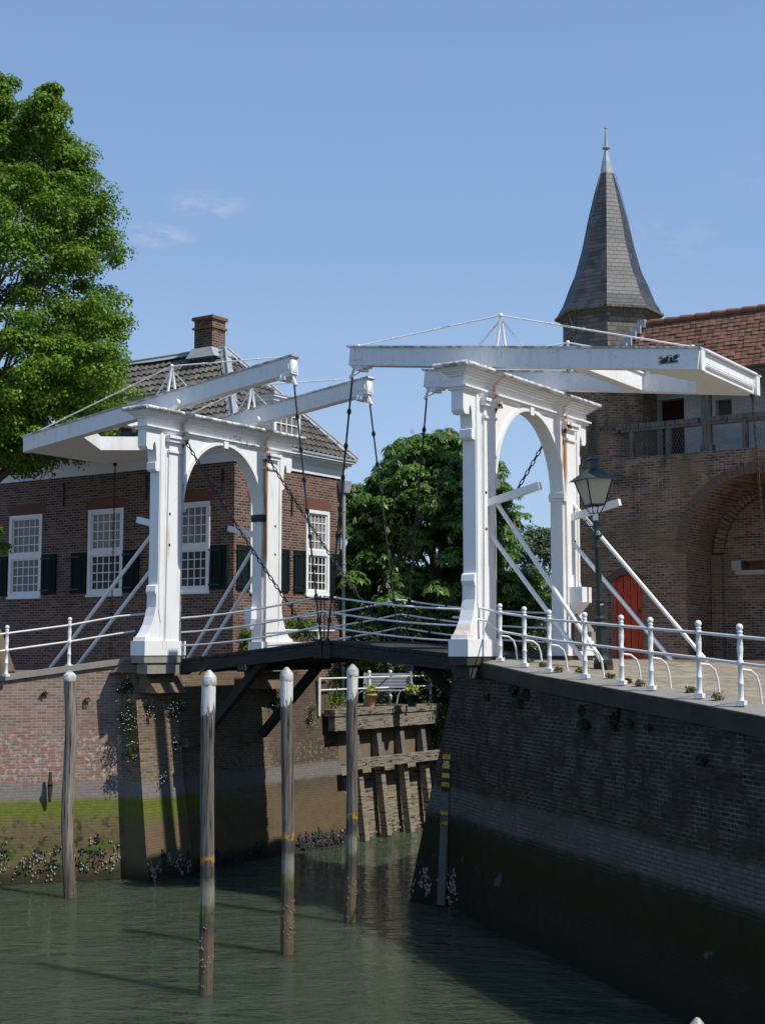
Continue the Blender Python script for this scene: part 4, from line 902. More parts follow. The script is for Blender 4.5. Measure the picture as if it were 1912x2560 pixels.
def window(o, ud, nv, w, cols=5, label=None):
    """o: lower left corner on the wall face"""
    o = V(*o); ud = V(*ud); nv = V(*nv); hgt = ZT - ZB; B = lambda u0, u1, z0, z1, d0, d1, mb: mb.hexa([o + ud * u + V(0, 0, z) + nv * d for d, z in ((d0, z0), (d0, z1)) for u, zz in ()] or
        [o + ud * u0 + V(0, 0, z0) + nv * d0, o + ud * u1 + V(0, 0, z0) + nv * d0, o + ud * u1 + V(0, 0, z0) + nv * d1, o + ud * u0 + V(0, 0, z0) + nv * d1,
         o + ud * u0 + V(0, 0, z1) + nv * d0, o + ud * u1 + V(0, 0, z1) + nv * d0, o + ud * u1 + V(0, 0, z1) + nv * d1, o + ud * u0 + V(0, 0, z1) + nv * d1])
    m = MB(); fr = .115
    for u0, u1, z0, z1 in ((0, fr, 0, hgt), (w - fr, w, 0, hgt), (fr, w - fr, 0, .12), (fr, w - fr, hgt - .1, hgt), (fr, w - fr, 1.17, 1.32)): B(u0, u1, z0, z1, -.08, .03, m)
    B(-.02, w + .02, -.06, 0, -.08, .07, m)
    f = m.build('window', 'white', H)
    m = MB(); iw = w - 2 * fr
    for z0, z1 in ((.12, 1.17), (1.32, hgt - .1)):
        for u0, u1, a, b in ((fr, fr + .05, z0, z1), (w - fr - .05, w - fr, z0, z1), (fr + .05, w - fr - .05, z0, z0 + .05), (fr + .05, w - fr - .05, z1 - .05, z1)): B(u0, u1, a, b, -.075, -.015, m)
        for k in range(1, cols): u = fr + iw * k / cols; B(u - .013, u + .013, z0 + .05, z1 - .05, -.07, -.025, m)
        for k in range(1, 4): z = z0 + (z1 - z0) * k / 4; B(fr + .05, w - fr - .05, z - .013, z + .013, -.069, -.026, m)
    m.build('sash_bars', 'white', f)
    for z0, z1, mt_ in ((.12, 1.17, 'pane'), (1.32, hgt - .1, 'curtain')):
        MB().quad(o + ud * fr + V(0, 0, z0) - nv * .05, o + ud * (w - fr) + V(0, 0, z0) - nv * .05, o + ud * (w - fr) + V(0, 0, z1) - nv * .05, o + ud * fr + V(0, 0, z1) - nv * .05).build('pane', 'curtain' if (mt_ == 'curtain' or label) else 'pane', f)
def shutter(o, ud, nv, w=.6, h_=1.2):
    o = V(*o); ud = V(*ud); nv = V(*nv); m = MB()
    def B(u0, u1, z0, z1, d0, d1, mb=m):
        mb.hexa([o + ud * u + V(0, 0, z) + nv * d for u, z, d in ((u0, z0, d0), (u1, z0, d0), (u1, z0, d1), (u0, z0, d1), (u0, z1, d0), (u1, z1, d0), (u1, z1, d1), (u0, z1, d1))])
    B(0, w, 0, h_, .012, .045)
    for a in ((0, .09, 0, h_), (w - .09, w, 0, h_), (.09, w - .09, 0, .11), (.09, w - .09, h_ - .11, h_)): B(*a, .045, .062)
    B(.17, w - .17, .2, h_ - .2, .045, .058)
    s = m.build('shutter', 'shutter', H)
    m = MB()
    for z in (.1, h_ - .14): B(-.05, w * .6, z, z + .04, .062, .07, m)
    m.build('strap_hinge', 'iron', s)
def lintel(o, ud, nv, w):
    o = V(*o); ud = V(*ud); nv = V(*nv); m = MB(); k = int(w / .065)
    for i in range(k):
        a = (i + .06) / k; b = (i + .94) / k; sk = lambda f: (f - .5) * .16
        m.hexa([o + ud * (a * w) + nv * .0, o + ud * (b * w), o + ud * (b * w) + nv * .012, o + ud * (a * w) + nv * .012] + [o + ud * (f * w + sk(f)) + V(0, 0, .27 + .05 * math.sin(math.pi * f)) + nv * d for f, d in ((a, 0), (b, 0), (b, .012), (a, .012))])
    m.build('brick_lintel', 'lint', H)
MT['lint'] = vine_stone('lintel_brick', (.14, .06, .045), (.21, .105, .075), 14.)
for i, (a, b) in enumerate(wl):
    window((a, YF, ZB), (1, 0, 0), (0, -1, 0), b - a, label='c' if i in (0, 1) else None); lintel((a - .06, YF, ZT + .01), (1, 0, 0), (0, -1, 0), b - a + .12)
    for u in (a - .66, b + .05): shutter((u, YF, ZB + .06), (1, 0, 0), (0, -1, 0), .61, 1.2)
for a, b in wr:
    window((XC, a, ZB), (0, 1, 0), (1, 0, 0), b - a); lintel((XC, a - .06, ZT + .01), (0, 1, 0), (1, 0, 0), b - a + .12)
    for u in (a - .58, b + .04): shutter((XC, u, ZB + .06), (0, 1, 0), (1, 0, 0), .54, 1.2)
for x in (-12.75, -9.55, -6.15, -3.3):
    m = MB().beam((x, YF - .03, 9.3), (x, YF - .03, 10.0), .045, .03, (0, 1, 0)); m.build('wall_anchor', 'iron', H)
for y, z0, z1 in ((8.55, 8.85, 9.5), (8.6, 5.6, 6.4)): MB().beam((XC + .03, y, z0), (XC + .03, y, z1), .045, .03, (1, 0, 0)).build('wall_anchor', 'iron', H)
# white cornice and gutter
m = MB()
for e, z0, z1 in ((.05, 10.17, 10.45), (.10, 10.45, 10.50), (.16, 10.50, 10.56), (.26, 10.56, 10.63), (.36, 10.63, 10.70)): m.box(XW - e, XC + e, YF - e, YB + e * .75, z0, z1)
m.build('cornice', 'cream', H)
m = MB().box(XW - .38, XC + .40, YF - .40, YB + .32, 10.70, 10.76); m.build('gutter', 'lead', H)
ez = 10.74; ov = .30; YR = 8.55; ZRI = 14.02; run = YR - (YF - ov); XA = XC + ov - run
pt = math.atan2(ZRI - ez, run); cp, sp_ = math.cos(pt), math.sin(pt); vl = math.hypot(run, ZRI - ez)
hipF = (V(XC + ov, YF - ov, ez), V(1, 1, 0).normalized())
hipB = (V(XC + ov, 2 * YR - YF + ov, ez), V(1, -1, 0).normalized())
tile_roof('roof_slope', (XW - .3, YF - ov, ez + .02), (1, 0, 0), XC + ov - XW + .3, (0, cp, sp_), vl, (0, -sp_, cp), .235, .30, .036, .055, [hipF], 'pantile', H)
tile_roof('roof_slope', (XC + ov, YF - ov, ez + .02), (0, 1, 0), 2 * run, (-cp, 0, sp_), vl, (sp_, 0, cp), .235, .30, .036, .055, [(hipF[0], -hipF[1]), (hipB[0], -hipB[1])], 'pantile', H)
m = MB().quad((XW - .3, 2 * YR - YF + ov, ez), (XC + ov, 2 * YR - YF + ov, ez), (XA, YR, ZRI), (XW - .3, YR, ZRI)); m.quad((XW - .3, YF - ov, ez), (XW - .3, 2 * YR - YF + ov, ez), (XW - .3, YR, ZRI)); m.build('rear_slope', 'pantile', H)
ap = V(XA, YR, ZRI)
def lead_strip(a, b, w, wav, parent=H):
    a = V(*a); b = V(*b); d = (b - a).normalized(); m = MB(); n_ = 26; sd = d.cross(V(0, 0, 1)).normalized(); u = sd.cross(d)
    L_ = []; 
    for i in range(n_ + 1):
        p = a.lerp(b, i / n_); k = w * (.62 + .38 * abs(math.sin(i * wav))) ; L_.append((p - sd * k - u * (k * .62) + u * .07, p + u * .10, p + sd * k - u * (k * .62) + u * .07))
    for i in range(n_):
        m.quad(L_[i][0], L_[i + 1][0], L_[i + 1][1], L_[i][1]); m.quad(L_[i][1], L_[i + 1][1], L_[i + 1][2], L_[i][2])
    m.tube([a + u * .11, b + u * .11], .045, 8); m.build('hip_lead', 'lead', parent)
lead_strip((XC + ov, YF - ov, ez), ap, .19, 1.3); lead_strip((XC + ov, 2 * YR - YF + ov, ez), ap, .15, 1.3); lead_strip((XW, YR, ZRI + .0), ap, .19, .9)
m = MB(); cxx, w_ = XA - .62, .36
m.box(cxx - w_, cxx + w_, YR - .30, YR + .30, ZRI - .9, ZRI + .98); ch = m.build('chimney', 'house', H)
m = MB().box(cxx - w_ - .05, cxx + w_ + .05, YR - .35, YR + .35, ZRI + .70, ZRI + .76); m.box(cxx - w_ - .06, cxx + w_ + .06, YR - .36, YR + .36, ZRI + .98, ZRI + 1.08); m.build('chimney_cap', vine_stone('mossy_brick', (.16, .08, .05), (.25, .14, .05), 6.), ch)
m = MB().hexa([(cxx - w_ - .12, YR - .55, ZRI - .22), (cxx + w_ + .26, YR - .5, ZRI - .22), (cxx + w_ + .26, YR + .5, ZRI - .22), (cxx - w_ - .12, YR + .55, ZRI - .22), (cxx - w_ - .02, YR - .38, ZRI + .1), (cxx + w_ + .02, YR - .38, ZRI + .1), (cxx + w_ + .02, YR + .38, ZRI + .1), (cxx - w_ - .02, YR + .38, ZRI + .1)]); m.build('chimney_flashing', 'lead', ch)
def dormer(o, ud, nv, w, h_, dep):       # o: sill centre on the front plane
    o = V(*o); ud = V(*ud); nv = V(*nv)
    def B(mb, u0, u1, z0, z1, d0, d1): mb.hexa([o + ud * u + V(0, 0, z) - nv * d for u, z, d in ((u0, z0, d0), (u1, z0, d0), (u1, z0, d1), (u0, z0, d1), (u0, z1, d0), (u1, z1, d0), (u1, z1, d1), (u0, z1, d1))])
    m = MB(); hw = w / 2; B(m, -hw, hw, -.3, h_, .06, dep); d = m.build('dormer', 'cream', H)
    m = MB(); B(m, -hw - .12, hw + .12, h_, h_ + .06, -.12, dep); B(m, -hw - .07, hw + .07, h_ - .1, h_, -.06, dep - .1); d2 = m.build('dormer_cornice', 'cream', d)
    m = MB(); B(m, -hw - .14, hw + .14, h_ + .06, h_ + .09, -.14, dep + .3); m.build('dormer_lead', 'lead', d)
    m = MB()
    for a in ((-hw, -hw + .12, -.05, h_ - .1), (hw - .12, hw, -.05, h_ - .1), (-hw + .12, hw - .12, -.05, .06), (-hw + .12, hw - .12, h_ - .2, h_ - .1)): B(m, *a, -.02, .07)
    for k in range(1, 4): u = -hw + .12 + (w - .24) * k / 4; B(m, u - .014, u + .014, .06, h_ - .2, .005, .055)
    for k in range(1, 4): z = .06 + (h_ - .26) * k / 4; B(m, -hw + .12, hw - .12, z - .014, z + .014, .006, .054)
    f = m.build('dormer_window', 'white', d)
    MB().quad(*[o + ud * u + V(0, 0, z) - nv * .04 for u, z in ((-hw + .12, .06), (hw - .12, .06), (hw - .12, h_ - .2), (-hw + .12, h_ - .2))]).build('pane', 'curtain', f)
dormer((-11.05, 6.15, 10.98), (1, 0, 0), (0, -1, 0), 1.45, 1.3, 1.4)
dormer((-6.2, 6.15, 10.98), (1, 0, 0), (0, -1, 0), 1.4, 1.3, 1.4)
dormer((-3.0, 8.45, 10.95), (0, 1, 0), (1, 0, 0), 1.25, 1.3, 1.3)
m = MB().tube([(XC + .12, 11.0, 10.1), (XC + .12, 11.0, 3.3)], .06, 10)
for z in (9.2, 7.6, 6., 4.6): m.tube([(XC + .12, 11.0, z - .03), (XC + .12, 11.0, z + .03)], .075, 10)
m.build('downpipe', 'zinc', H)
m = MB().hexa([(XC + .06, 10.86, 9.75), (XC + .24, 10.86, 9.75), (XC + .24, 11.14, 9.75), (XC + .06, 11.14, 9.75), (XC + .02, 10.8, 10.1), (XC + .3, 10.8, 10.1), (XC + .3, 11.2, 10.1), (XC + .02, 11.2, 10.1)]); m.tube([(XC + .2, 10.85, 10.1), (XC + .22, 10.85, 10.25), (XC + .22, 10.98, 10.3)], .03, 6); m.build('rain_hopper', 'lead', H)

# ------------------------------------------------------------------ gatehouse with tower
Gt = thing('gatehouse', (9.5, 10, 4.7), 'brick gatehouse with a timber gallery, red tiled roof and a slate-spired stair tower', 'gatehouse')
YG = 8.7; m = MB()
xl, xr, zt = 6.0, 26., 9.77
# wall with arched niche (left jamb 9.0, crown 9.2) and door recess
xn, rn_, zsp = 10.8, 1.8, 7.36; N = 20
arc = [(xn - rn_ * math.cos(math.pi * k / N), zsp + rn_ * math.sin(math.pi * k / N)) for k in range(N + 1)]
dxa, dxb = 6.95, 7.86; dz0, dz1, dzt = 4.6, 6.62, 6.86; ND = 10
darc = [(dxa + (dxb - dxa) * k / ND, dz1 + (dzt - dz1) * math.sin(math.pi * k / ND)) for k in range(ND + 1)]
Q = lambda pts, y=YG: m.quad(*[(a, y, b) for a, b in pts])
Q([(xl, 3.5), (dxa, 3.5), (dxa, zt), (xl, zt)]); Q([(dxb, 3.5), (9.0, 3.5), (9.0, zt), (dxb, zt)])
for k in range(ND): Q([darc[k], darc[k + 1], (darc[k + 1][0], zt), (darc[k][0], zt)])
for k in range(N): Q([arc[k], arc[k + 1], (arc[k + 1][0], zt), (arc[k][0], zt)])
Q([(12.6, 3.5), (xr, 3.5), (xr, zt), (12.6, zt)])
D1 = 1.75
for k in range(N): m.quad((arc[k][0], YG, arc[k][1]), (arc[k + 1][0], YG, arc[k + 1][1]), (arc[k + 1][0], YG + D1, arc[k + 1][1] - .12), (arc[k][0], YG + D1, arc[k][1] - .12))
m.quad((9.0, YG, 3.5), (9.0, YG, zsp), (9.0, YG + D1, zsp), (9.0, YG + D1, 3.5)); m.quad((12.6, YG, 3.5), (12.6, YG, zsp), (12.6, YG + D1, zsp), (12.6, YG + D1, 3.5))
m.wall((0, YG + D1, 0), (1, 0, 0), 8.8, 12.8, 3.5, 9.5, [(9.75, 10.6, 6.98, 7.2)], (0, -1, 0), .6)
m.quad((dxa, YG, 3.5), (dxa, YG, dz1), (dxa, YG + .18, dz1), (dxa, YG + .18, 3.5)); m.quad((dxb, YG, 3.5), (dxb, YG, dz1), (dxb, YG + .18, dz1), (dxb, YG + .18, 3.5))
for k in range(ND): m.quad((darc[k][0], YG, darc[k][1]), (darc[k + 1][0], YG, darc[k + 1][1]), (darc[k + 1][0], YG + .18, darc[k + 1][1]), (darc[k][0], YG + .18, darc[k][1]))
m.quad((xl, YG, zt), (xr, YG, zt), (xr, 11.6, zt), (xl, 11.6, zt)); m.quad((xl, YG, 3.5), (xl, 13.6, 3.5), (xl, 13.6, zt), (xl, YG, zt)); m.quad((xl, 13.6, 3.5), (xr, 13.6, 3.5), (xr, 13.6, 11.6), (xl, 13.6, 11.6))
m.build('wall', 'gate', Gt)
def ring_arch(m, pts, cx_, w, y0, y1, cz):
    for k in range(len(pts) - 1):
        for f0, f1 in ((.04, .46), (.54, .96)):
            a = [pts[k][i] + (pts[k + 1][i] - pts[k][i]) * f0 for i in (0, 1)]; b = [pts[k][i] + (pts[k + 1][i] - pts[k][i]) * f1 for i in (0, 1)]
            def o_(p): d = V(p[0] - cx_, p[1] - cz, 0).normalized(); return (p[0] + d.x * w, p[1] + d.y * w)
            a1, b1 = o_(a), o_(b); m.hexa([(a[0], y0, a[1]), (b[0], y0, b[1]), (b1[0], y0, b1[1]), (a1[0], y0, a1[1]), (a[0], y1, a[1]), (b[0], y1, b[1]), (b1[0], y1, b1[1]), (a1[0], y1, a1[1])])
MT['ringb'] = vine_stone('arch_ring_brick', (.11, .07, .045), (.21, .14, .095), 13.)
m = MB(); ring_arch(m, [p for p in arc], xn, .26, YG - .02, YG, zsp); m.build('arch_ring', 'ringb', Gt)
m = MB(); ring_arch(m, darc, (dxa + dxb) / 2, .17, YG - .018, YG, 5.9); m.build('door_arch', 'ringb', Gt)
m = MB()     # inner arch order on the back wall of the niche
ia = [(xn - 1.45 * math.cos(math.pi * k / N), zsp + .05 + 1.45 * math.sin(math.pi * k / N)) for k in range(N + 1)]; ring_arch(m, ia, xn, .25, YG + D1 - .16, YG + D1, zsp); m.box(9.02, 9.3, YG + D1 - .16, YG + D1, 3.5, zsp); m.build('inner_arch', 'gate', Gt)
m = MB().box(9.6, 10.75, YG + D1 - .04, YG + D1 + .12, 6.86, 6.97); m.box(9.5, 9.74, YG + D1 - .015, YG + D1 + .1, 6.98, 7.22); m.build('slot_sill', 'pale', Gt)
m = MB(); nb_ = 5
for k in range(nb_):
    a = dxa + (dxb - dxa) * k / nb_ + .008; b = dxa + (dxb - dxa) * (k + 1) / nb_ - .008
    z_ = lambda x: dz1 + (dzt - dz1) * math.sin(math.pi * (x - dxa) / (dxb - dxa)) - .01
    m.hexa([(a, YG + .10, dz0), (b, YG + .10, dz0), (b, YG + .16, dz0), (a, YG + .16, dz0), (a, YG + .10, z_(a)), (b, YG + .10, z_(b)), (b, YG + .16, z_(b)), (a, YG + .16, z_(a))])
dr = m.build('door', 'door', Gt)
for z in (5.0, 6.38): MB().box(dxa + .02, dxa + .62, YG + .085, YG + .1, z, z + .05).build('strap_hinge', 'door', dr)
pp = [V(7.72 + .035 * math.cos(k * math.pi / 5), YG + .08, 5.95 + .035 * math.sin(k * math.pi / 5)) for k in range(10)]; MB().tube(pp, .01, 5, True).build('ring_handle', 'rusty', dr)
# gallery: back wall, posts, rails, wire mesh
m = MB(); m.wall((0, 10.35, 0), (1, 0, 0), xl, xr, 9.6, 12.3, [(7.66, 8.38, 9.85, 11.45), (9.22, 9.64, 10.83, 11.3)], (0, -1, 0), .4); m.quad((xl, 10.76, 9.6), (xr, 10.76, 9.6), (xr, 10.76, 12.2), (xl, 10.76, 12.2)); m.build('gallery_wall', 'wash', Gt)
MB().box(7.66, 8.38, 10.66, 10.7, 9.85, 11.45).build('gallery_door', 'reddark', Gt)
MB().box(9.22, 9.56, 10.6, 10.66, 10.83, 11.3).build('gallery_shutter', 'oak', Gt)
for x in (6.62, 9.55, 12.5, 15.5):
    m = MB(); x_ = x; m.box(x_ - .1, x_ + .1, YG + .06, YG + .26, zt, 11.85); m.box(x_ - .15, x_ + .15, YG + .03, YG + .29, zt, zt + .18) if x > 7 else None
    m.beam((x_ + .08, YG + .16, 11.25), (x_ + .55, YG + .16, 11.75), .13, .15); m.beam((x_ - .08, YG + .16, 11.25), (x_ - .55, YG + .16, 11.75), .13, .15) if x > 7 else None
    m.build('gallery_post', 'oak', Gt)
for x in (7.6, 8.56, 10.5, 11.5, 13.5, 14.5): MB().box(x - .06, x + .06, YG + .1, YG + .22, zt, 10.48).build('baluster', 'oak', Gt)
for a, b in ((6.72, 9.45), (9.65, 12.4), (12.6, 15.4)):
    m = MB(); m.box(a, b, YG + .05, YG + .24, 10.50, 10.62); m.box(a, b, YG + .08, YG + .21, 10.43, 10.5); m.build('gallery_rail', 'oak', Gt)
m = MB().box(xl + .3, xr, YG + .06, YG + .28, 11.72, 11.95); m.build('wall_plate', 'oak', Gt)
mw = MB()
for a, b in ((6.75, 9.42), (9.68, 12.38)):
    s_ = .075; nx = int((b - a) / s_); nz = 9
    for i in range(nx):
        for j in range(nz):
            x = a + i * s_ + (s_ / 2 if j % 2 else 0); z = zt + .03 + j * s_; y = YG + .15; t_ = .003
            mw.beam((x, y, z), (x + s_ / 2, y, z + s_), t_, t_, (0, 1, 0)); mw.beam((x + s_, y, z), (x + s_ / 2, y, z + s_), t_, t_, (0, 1, 0))
mw.build('wire_mesh', 'zinc', Gt, fix=False)
# roof
e0y, ezg, yr = YG - .12, 11.72, 9.45; zr = at(1605, 812, 'y', yr).z; pt = math.atan2(zr - ezg, yr - e0y); vl = math.hypot(yr - e0y, zr - ezg)
tile_roof('roof_slope', (5.7, e0y, ezg), (1, 0, 0), xr - 5.7, (0, math.cos(pt), math.sin(pt)), vl, (0, -math.sin(pt), math.cos(pt)), .165, .12, .004, .015, [((6.6, 0, 0), (-1, 0, 0))], 'claytile', Gt, 4)
m = MB().quad((6.65, e0y, ezg - .03), (xr, e0y, ezg - .03), (xr, yr, zr - .03), (6.65, yr, zr - .03)); m.quad((6.45, 11.5, ezg), (xr, 11.5, ezg), (xr, yr, zr), (6.45, yr, zr)); m.build('roof_boarding', 'oak', Gt)
m = MB()
for i in range(47): m.tube([(7.1 + i * .4, yr, zr + .03), (7.49 + i * .4, yr, zr + .0)], .085, 8)
m.build('ridge_tiles', vine_stone('ridge_clay', (.17, .08, .05), (.27, .14, .09), 7.), Gt)
# tower
tc = V(6.56, 9.85, 0); o8 = R(22.5)
m = MB().lathe((tc.x, tc.y, 0), [(1.19, 3.5), (1.19, 9.9)], 8, o8, False); tw = m.build('tower', 'gate', Gt)
m = MB().lathe((tc.x, tc.y, 0), [(1.19, 9.9), (1.19, 12.6)], 8, o8, False); m.build('tower_shaft', 'gate', tw)
m = MB().lathe((tc.x, tc.y, 0), [(1.2, 12.2), (1.2, 13.75)], 8, o8, False); m.build('tower_ashlar_band', 'ashlar', tw)
m = MB().lathe((tc.x, tc.y, 0), [(1.22, 13.55), (1.33, 13.64), (1.42, 13.66), (1.42, 13.72)], 8, o8, False); m.build('tower_cornice', 'oak', tw)
sp = [(815, 1500), (700, 1430), (600, 1300), (510, 1200), (395, 1000), (310, 800), (210, 600), (112, 425)]
prof = []
dep = (V(tc.x, tc.y, 14) - C).dot(fw)
for wz, yz in sp:
    q_ = at(1511, 300 + yz * .322, 'y', tc.y); prof.append((wz * .322 * (q_ - C).dot(fw) / F / 2, q_.z))
prof[0] = (prof[0][0], 13.72)
m = MB().lathe((tc.x, tc.y, 0), prof, 8, o8, False); spi = m.build('spire', 'slate', tw)
zt_ = prof[-1][1]; Zs = lambda yz: at(1511, 300 + yz * .322, 'y', tc.y).z; kk = .322 * dep / F / 2
m = MB().lathe((tc.x, tc.y, 0), [(102 * kk, zt_ - .02), (70 * kk, Zs(330)), (50 * kk, Zs(290)), (34 * kk, Zs(245)), (28 * kk, Zs(236)), (62 * kk, Zs(225)), (64 * kk, Zs(218)), (30 * kk, Zs(208)), (14 * kk, Zs(90)), (10 * kk, Zs(76)), (20 * kk, Zs(68)), (20 * kk, Zs(62)), (6 * kk, Zs(54)), (3 * kk, Zs(38))], 8, o8, False); m.build('finial', 'lead', spi)
m = MB(); k1 = V(tc.x, tc.y, 0); out = rt
pts = [k1 + out * (r * .97 + .05) + V(0, 0, z) for r, z in reversed(prof)]; m.tube(pts + [pts[-1] + V(0, 0, -.35)], .012, 5); pts = [k1 - out * (r * .80 + .03) + fw * -(r * .45) + V(0, 0, z) for r, z in reversed(prof)]; m.tube(pts + [pts[-1] + out * .3 + V(0, 0, -1.1)], .012, 5); m.build('lightning_cable', 'zinc', spi)
m = MB()     # stepped lead where the roof meets the tower
for i in range(8):
    f = i / 7; y = 8.76 + f * .62; z = ezg + (y - e0y) * math.tan(pt); x = min(tc.x + .455 + (y - 8.75) * 1.02, tc.x + 1.13)
    m.box(x - .12, x + .13, y - .07, y + .06, z + .02, z + .23)
m.build('stepped_flashing', 'lead', Gt)

Gt.location = C + (Vector(Gt.location) - C) * 1.08; Gt.scale = (1.08, 1.08, 1.08)
# ------------------------------------------------------------------ small stones by the right portal
b = at(1440, 1622, 'z', 4.78); bp = atd(1440, 1622, 29.5)
t = thing('stone_bollard', bp, 'slender dark stone bollard with a pointed head behind the right portal', 'bollard')
MB().lathe((bp.x, bp.y, bp.z - .05), [(.13, 0), (.12, .6), (.115, .68), (.0, .8)], 4, R(12), False).build('shaft', 'dstone', t)
bp = atd(1470, 1622, 31.5); t = thing('stone_block', bp, 'small grey stone block with a knob on top by the gatehouse wall', 'stone block')
MB().box(bp.x - .16, bp.x + .16, bp.y - .16, bp.y + .16, bp.z - .05, bp.z + .38).build('body', 'stone', t); MB().lathe((bp.x, bp.y, bp.z), [(.14, .38), (.13, .44), (.07, .5), (.07, .58), (.0, .6)], 8).build('knob', 'stone', t)

# ------------------------------------------------------------------ tide gauge
ga, gb = at(1117, 1886, 'y', .50), at(1101, 2262, 'y', .40)
gd = V(-.12, -.99, 0).normalized(); gu = (ga - gb).normalized(); gs = gu.cross(gd).normalized()
if gs.dot(rt) < 0: gs = -gs
t = thing('tide_gauge', gb, 'tide gauge board with yellow and black bars on the shaded right abutment', 'tide gauge')
LG = (ga - gb).length; hw = .092
def gq(mb, s0, s1, d=.03, w0=-hw, w1=hw, th=.03):
    p = lambda s, w, dd: ga - gu * s + gs * w + gd * dd
    mb.hexa([p(s1, w0, d - th), p(s1, w1, d - th), p(s1, w1, d), p(s1, w0, d), p(s0, w0, d - th), p(s0, w1, d - th), p(s0, w1, d), p(s0, w0, d)])
m = MB(); gq(m, 0, LG, .0, th=.22); m.build('board', 'grey', t)
u = LG * .0312
for i in range(8):
    m = MB(); gq(m, i * u + .001, (i + 1) * u - .001, .012, th=.011); m.build('bar', ('yellow', 'black')[i % 2], t)
for s0, s1 in ((12.1, 13.1), (14.2, 15.1)):
    m = MB()
    for k in range(14):
        w0 = -hw + k * 2 * hw / 14; gq(m, s0 * u + random.uniform(0, .03) + (.05 if s0 > 13 and k < 5 else 0), s1 * u - random.uniform(0, .03), .010, w0, w0 + 2 * hw / 14, .009)
    m.build('worn_bar', 'yworn', t)
def gtext(txt, s, sz, mt_, th=.013):
    cu = bpy.data.curves.new('numeral', 'FONT'); cu.body = txt; cu.size = sz; cu.align_x = 'CENTER'; cu.align_y = 'CENTER'; cu.extrude = .002
    o = bpy.data.objects.new('numeral', cu); dg = bpy.context.evaluated_depsgraph_get(); COL.objects.link(o); dg.update()
    me = bpy.data.meshes.new_from_object(o.evaluated_get(dg)); COL.objects.unlink(o); bpy.data.objects.remove(o)
    mx = Matrix((gs, gu, gd)).transposed(); p = ga - gu * s + gd * (th + .003)
    for v_ in me.vertices: v_.co = mx @ v_.co + p - wloc(t)
    me.materials.append(MT[mt_]); o = bpy.data.objects.new('numeral', me); COL.objects.link(o); o.parent = t
gtext('3.00', 1.72 * u, .085, 'petal'); gtext('2.50', 6.72 * u, .085, 'black')
m = MB()
for k, wv in ((.3, .05), (.52, .02), (.74, .045)): gq(m, (k - .05) * u, (k + .05) * u, .015, -wv, wv, .002)
m.build('small_print', 'black', t)

# ------------------------------------------------------------------ timber wharf and garden under the bridge
t = thing('timber_wharf', (.1, 9, 0), 'weathered timber retaining wall with leaning posts below the garden railing', 'retaining wall')
m = MB(); nb_ = 15
for k in range(nb_):
    z0 = -.3 + k * .25; z1 = z0 + .24; xf = lambda z: .16 - .09 * z
    ys = lambda z: 7.2 - .27 * z; m.hexa([(xf(z0) - .1, ys(z0), z0), (xf(z0), ys(z0), z0), (xf(z0), 12.4, z0), (xf(z0) - .1, 12.4, z0), (xf(z1) - .1, ys(z1), z1), (xf(z1), ys(z1), z1), (xf(z1), 12.4, z1), (xf(z1) - .1, 12.4, z1)])
m.build('planking', 'planks', t)
for y in (7.45, 8.5, 9.65, 10.75, 11.85): MB().beam((.52, y + .02, -.6), (.06, y, 3.0), .2, .2, (1, 0, 0)).build('post', 'planks', t)
MB().beam((.20, 6.3, 3.08), (.20, 11.5, 3.08), .22, .36).build('top_waler', 'timber', t)
m = MB().beam((.17, 6.25, 3.375), (.17, 7.9, 3.375), .34, .18); m.beam((.17, 7.92, 3.37), (.17, 11.5, 3.37), .34, .18); m.build('cap_board', 'timber', t)
MB().beam((.44, 6.75, 2.02), (.44, 12.0, 2.02), .16, .26).build('mid_waler', 'timber', t)
for y in (7.4, 8.6, 9.7, 10.9):
    MB().ball((.325, y, 3.05), .025, 6).build('bolt', 'rusty', t); MB().ball((.53, y, 2.02), .03, 6).build('bolt', 'rusty', t)
bq = atd(970, 1770, 39.0); bq.z = 3.45
t = thing('garden_bench', bq, 'grey slatted garden bench behind the white garden railing', 'bench')
bd = V(.83, .557, 0); bn = V(.557, -.83, 0)
def BB(mb, a0, a1, d0, d1, z0, z1): mb.hexa([bq + bd * a + bn * d + V(0, 0, z) for a, d, z in ((a0, d0, z0), (a1, d0, z0), (a1, d1, z0), (a0, d1, z0), (a0, d0, z1), (a1, d0, z1), (a1, d1, z1), (a0, d1, z1))])
m = MB()
for k in range(4): BB(m, -.66, .66, .02 + k * .12, .12 + k * .12, .42, .45)
m.build('seat', 'gwood', t); m = MB()
for k in range(5): BB(m, -.66, .66, -.04 - k * .01, -.01 - k * .01, .5 + k * .085, .565 + k * .085)
m.build('backrest', 'gwood', t)
for a in (-.68, .62):
    for d in (.0, .42): m = MB(); BB(m, a, a + .06, d, d + .06, 0, .92 if d == 0 else .62); m.build('leg', 'gwood', t)
    m = MB(); BB(m, a - .01, a + .07, .03, .5, .62, .66); m.build('armrest', 'gwood', t)

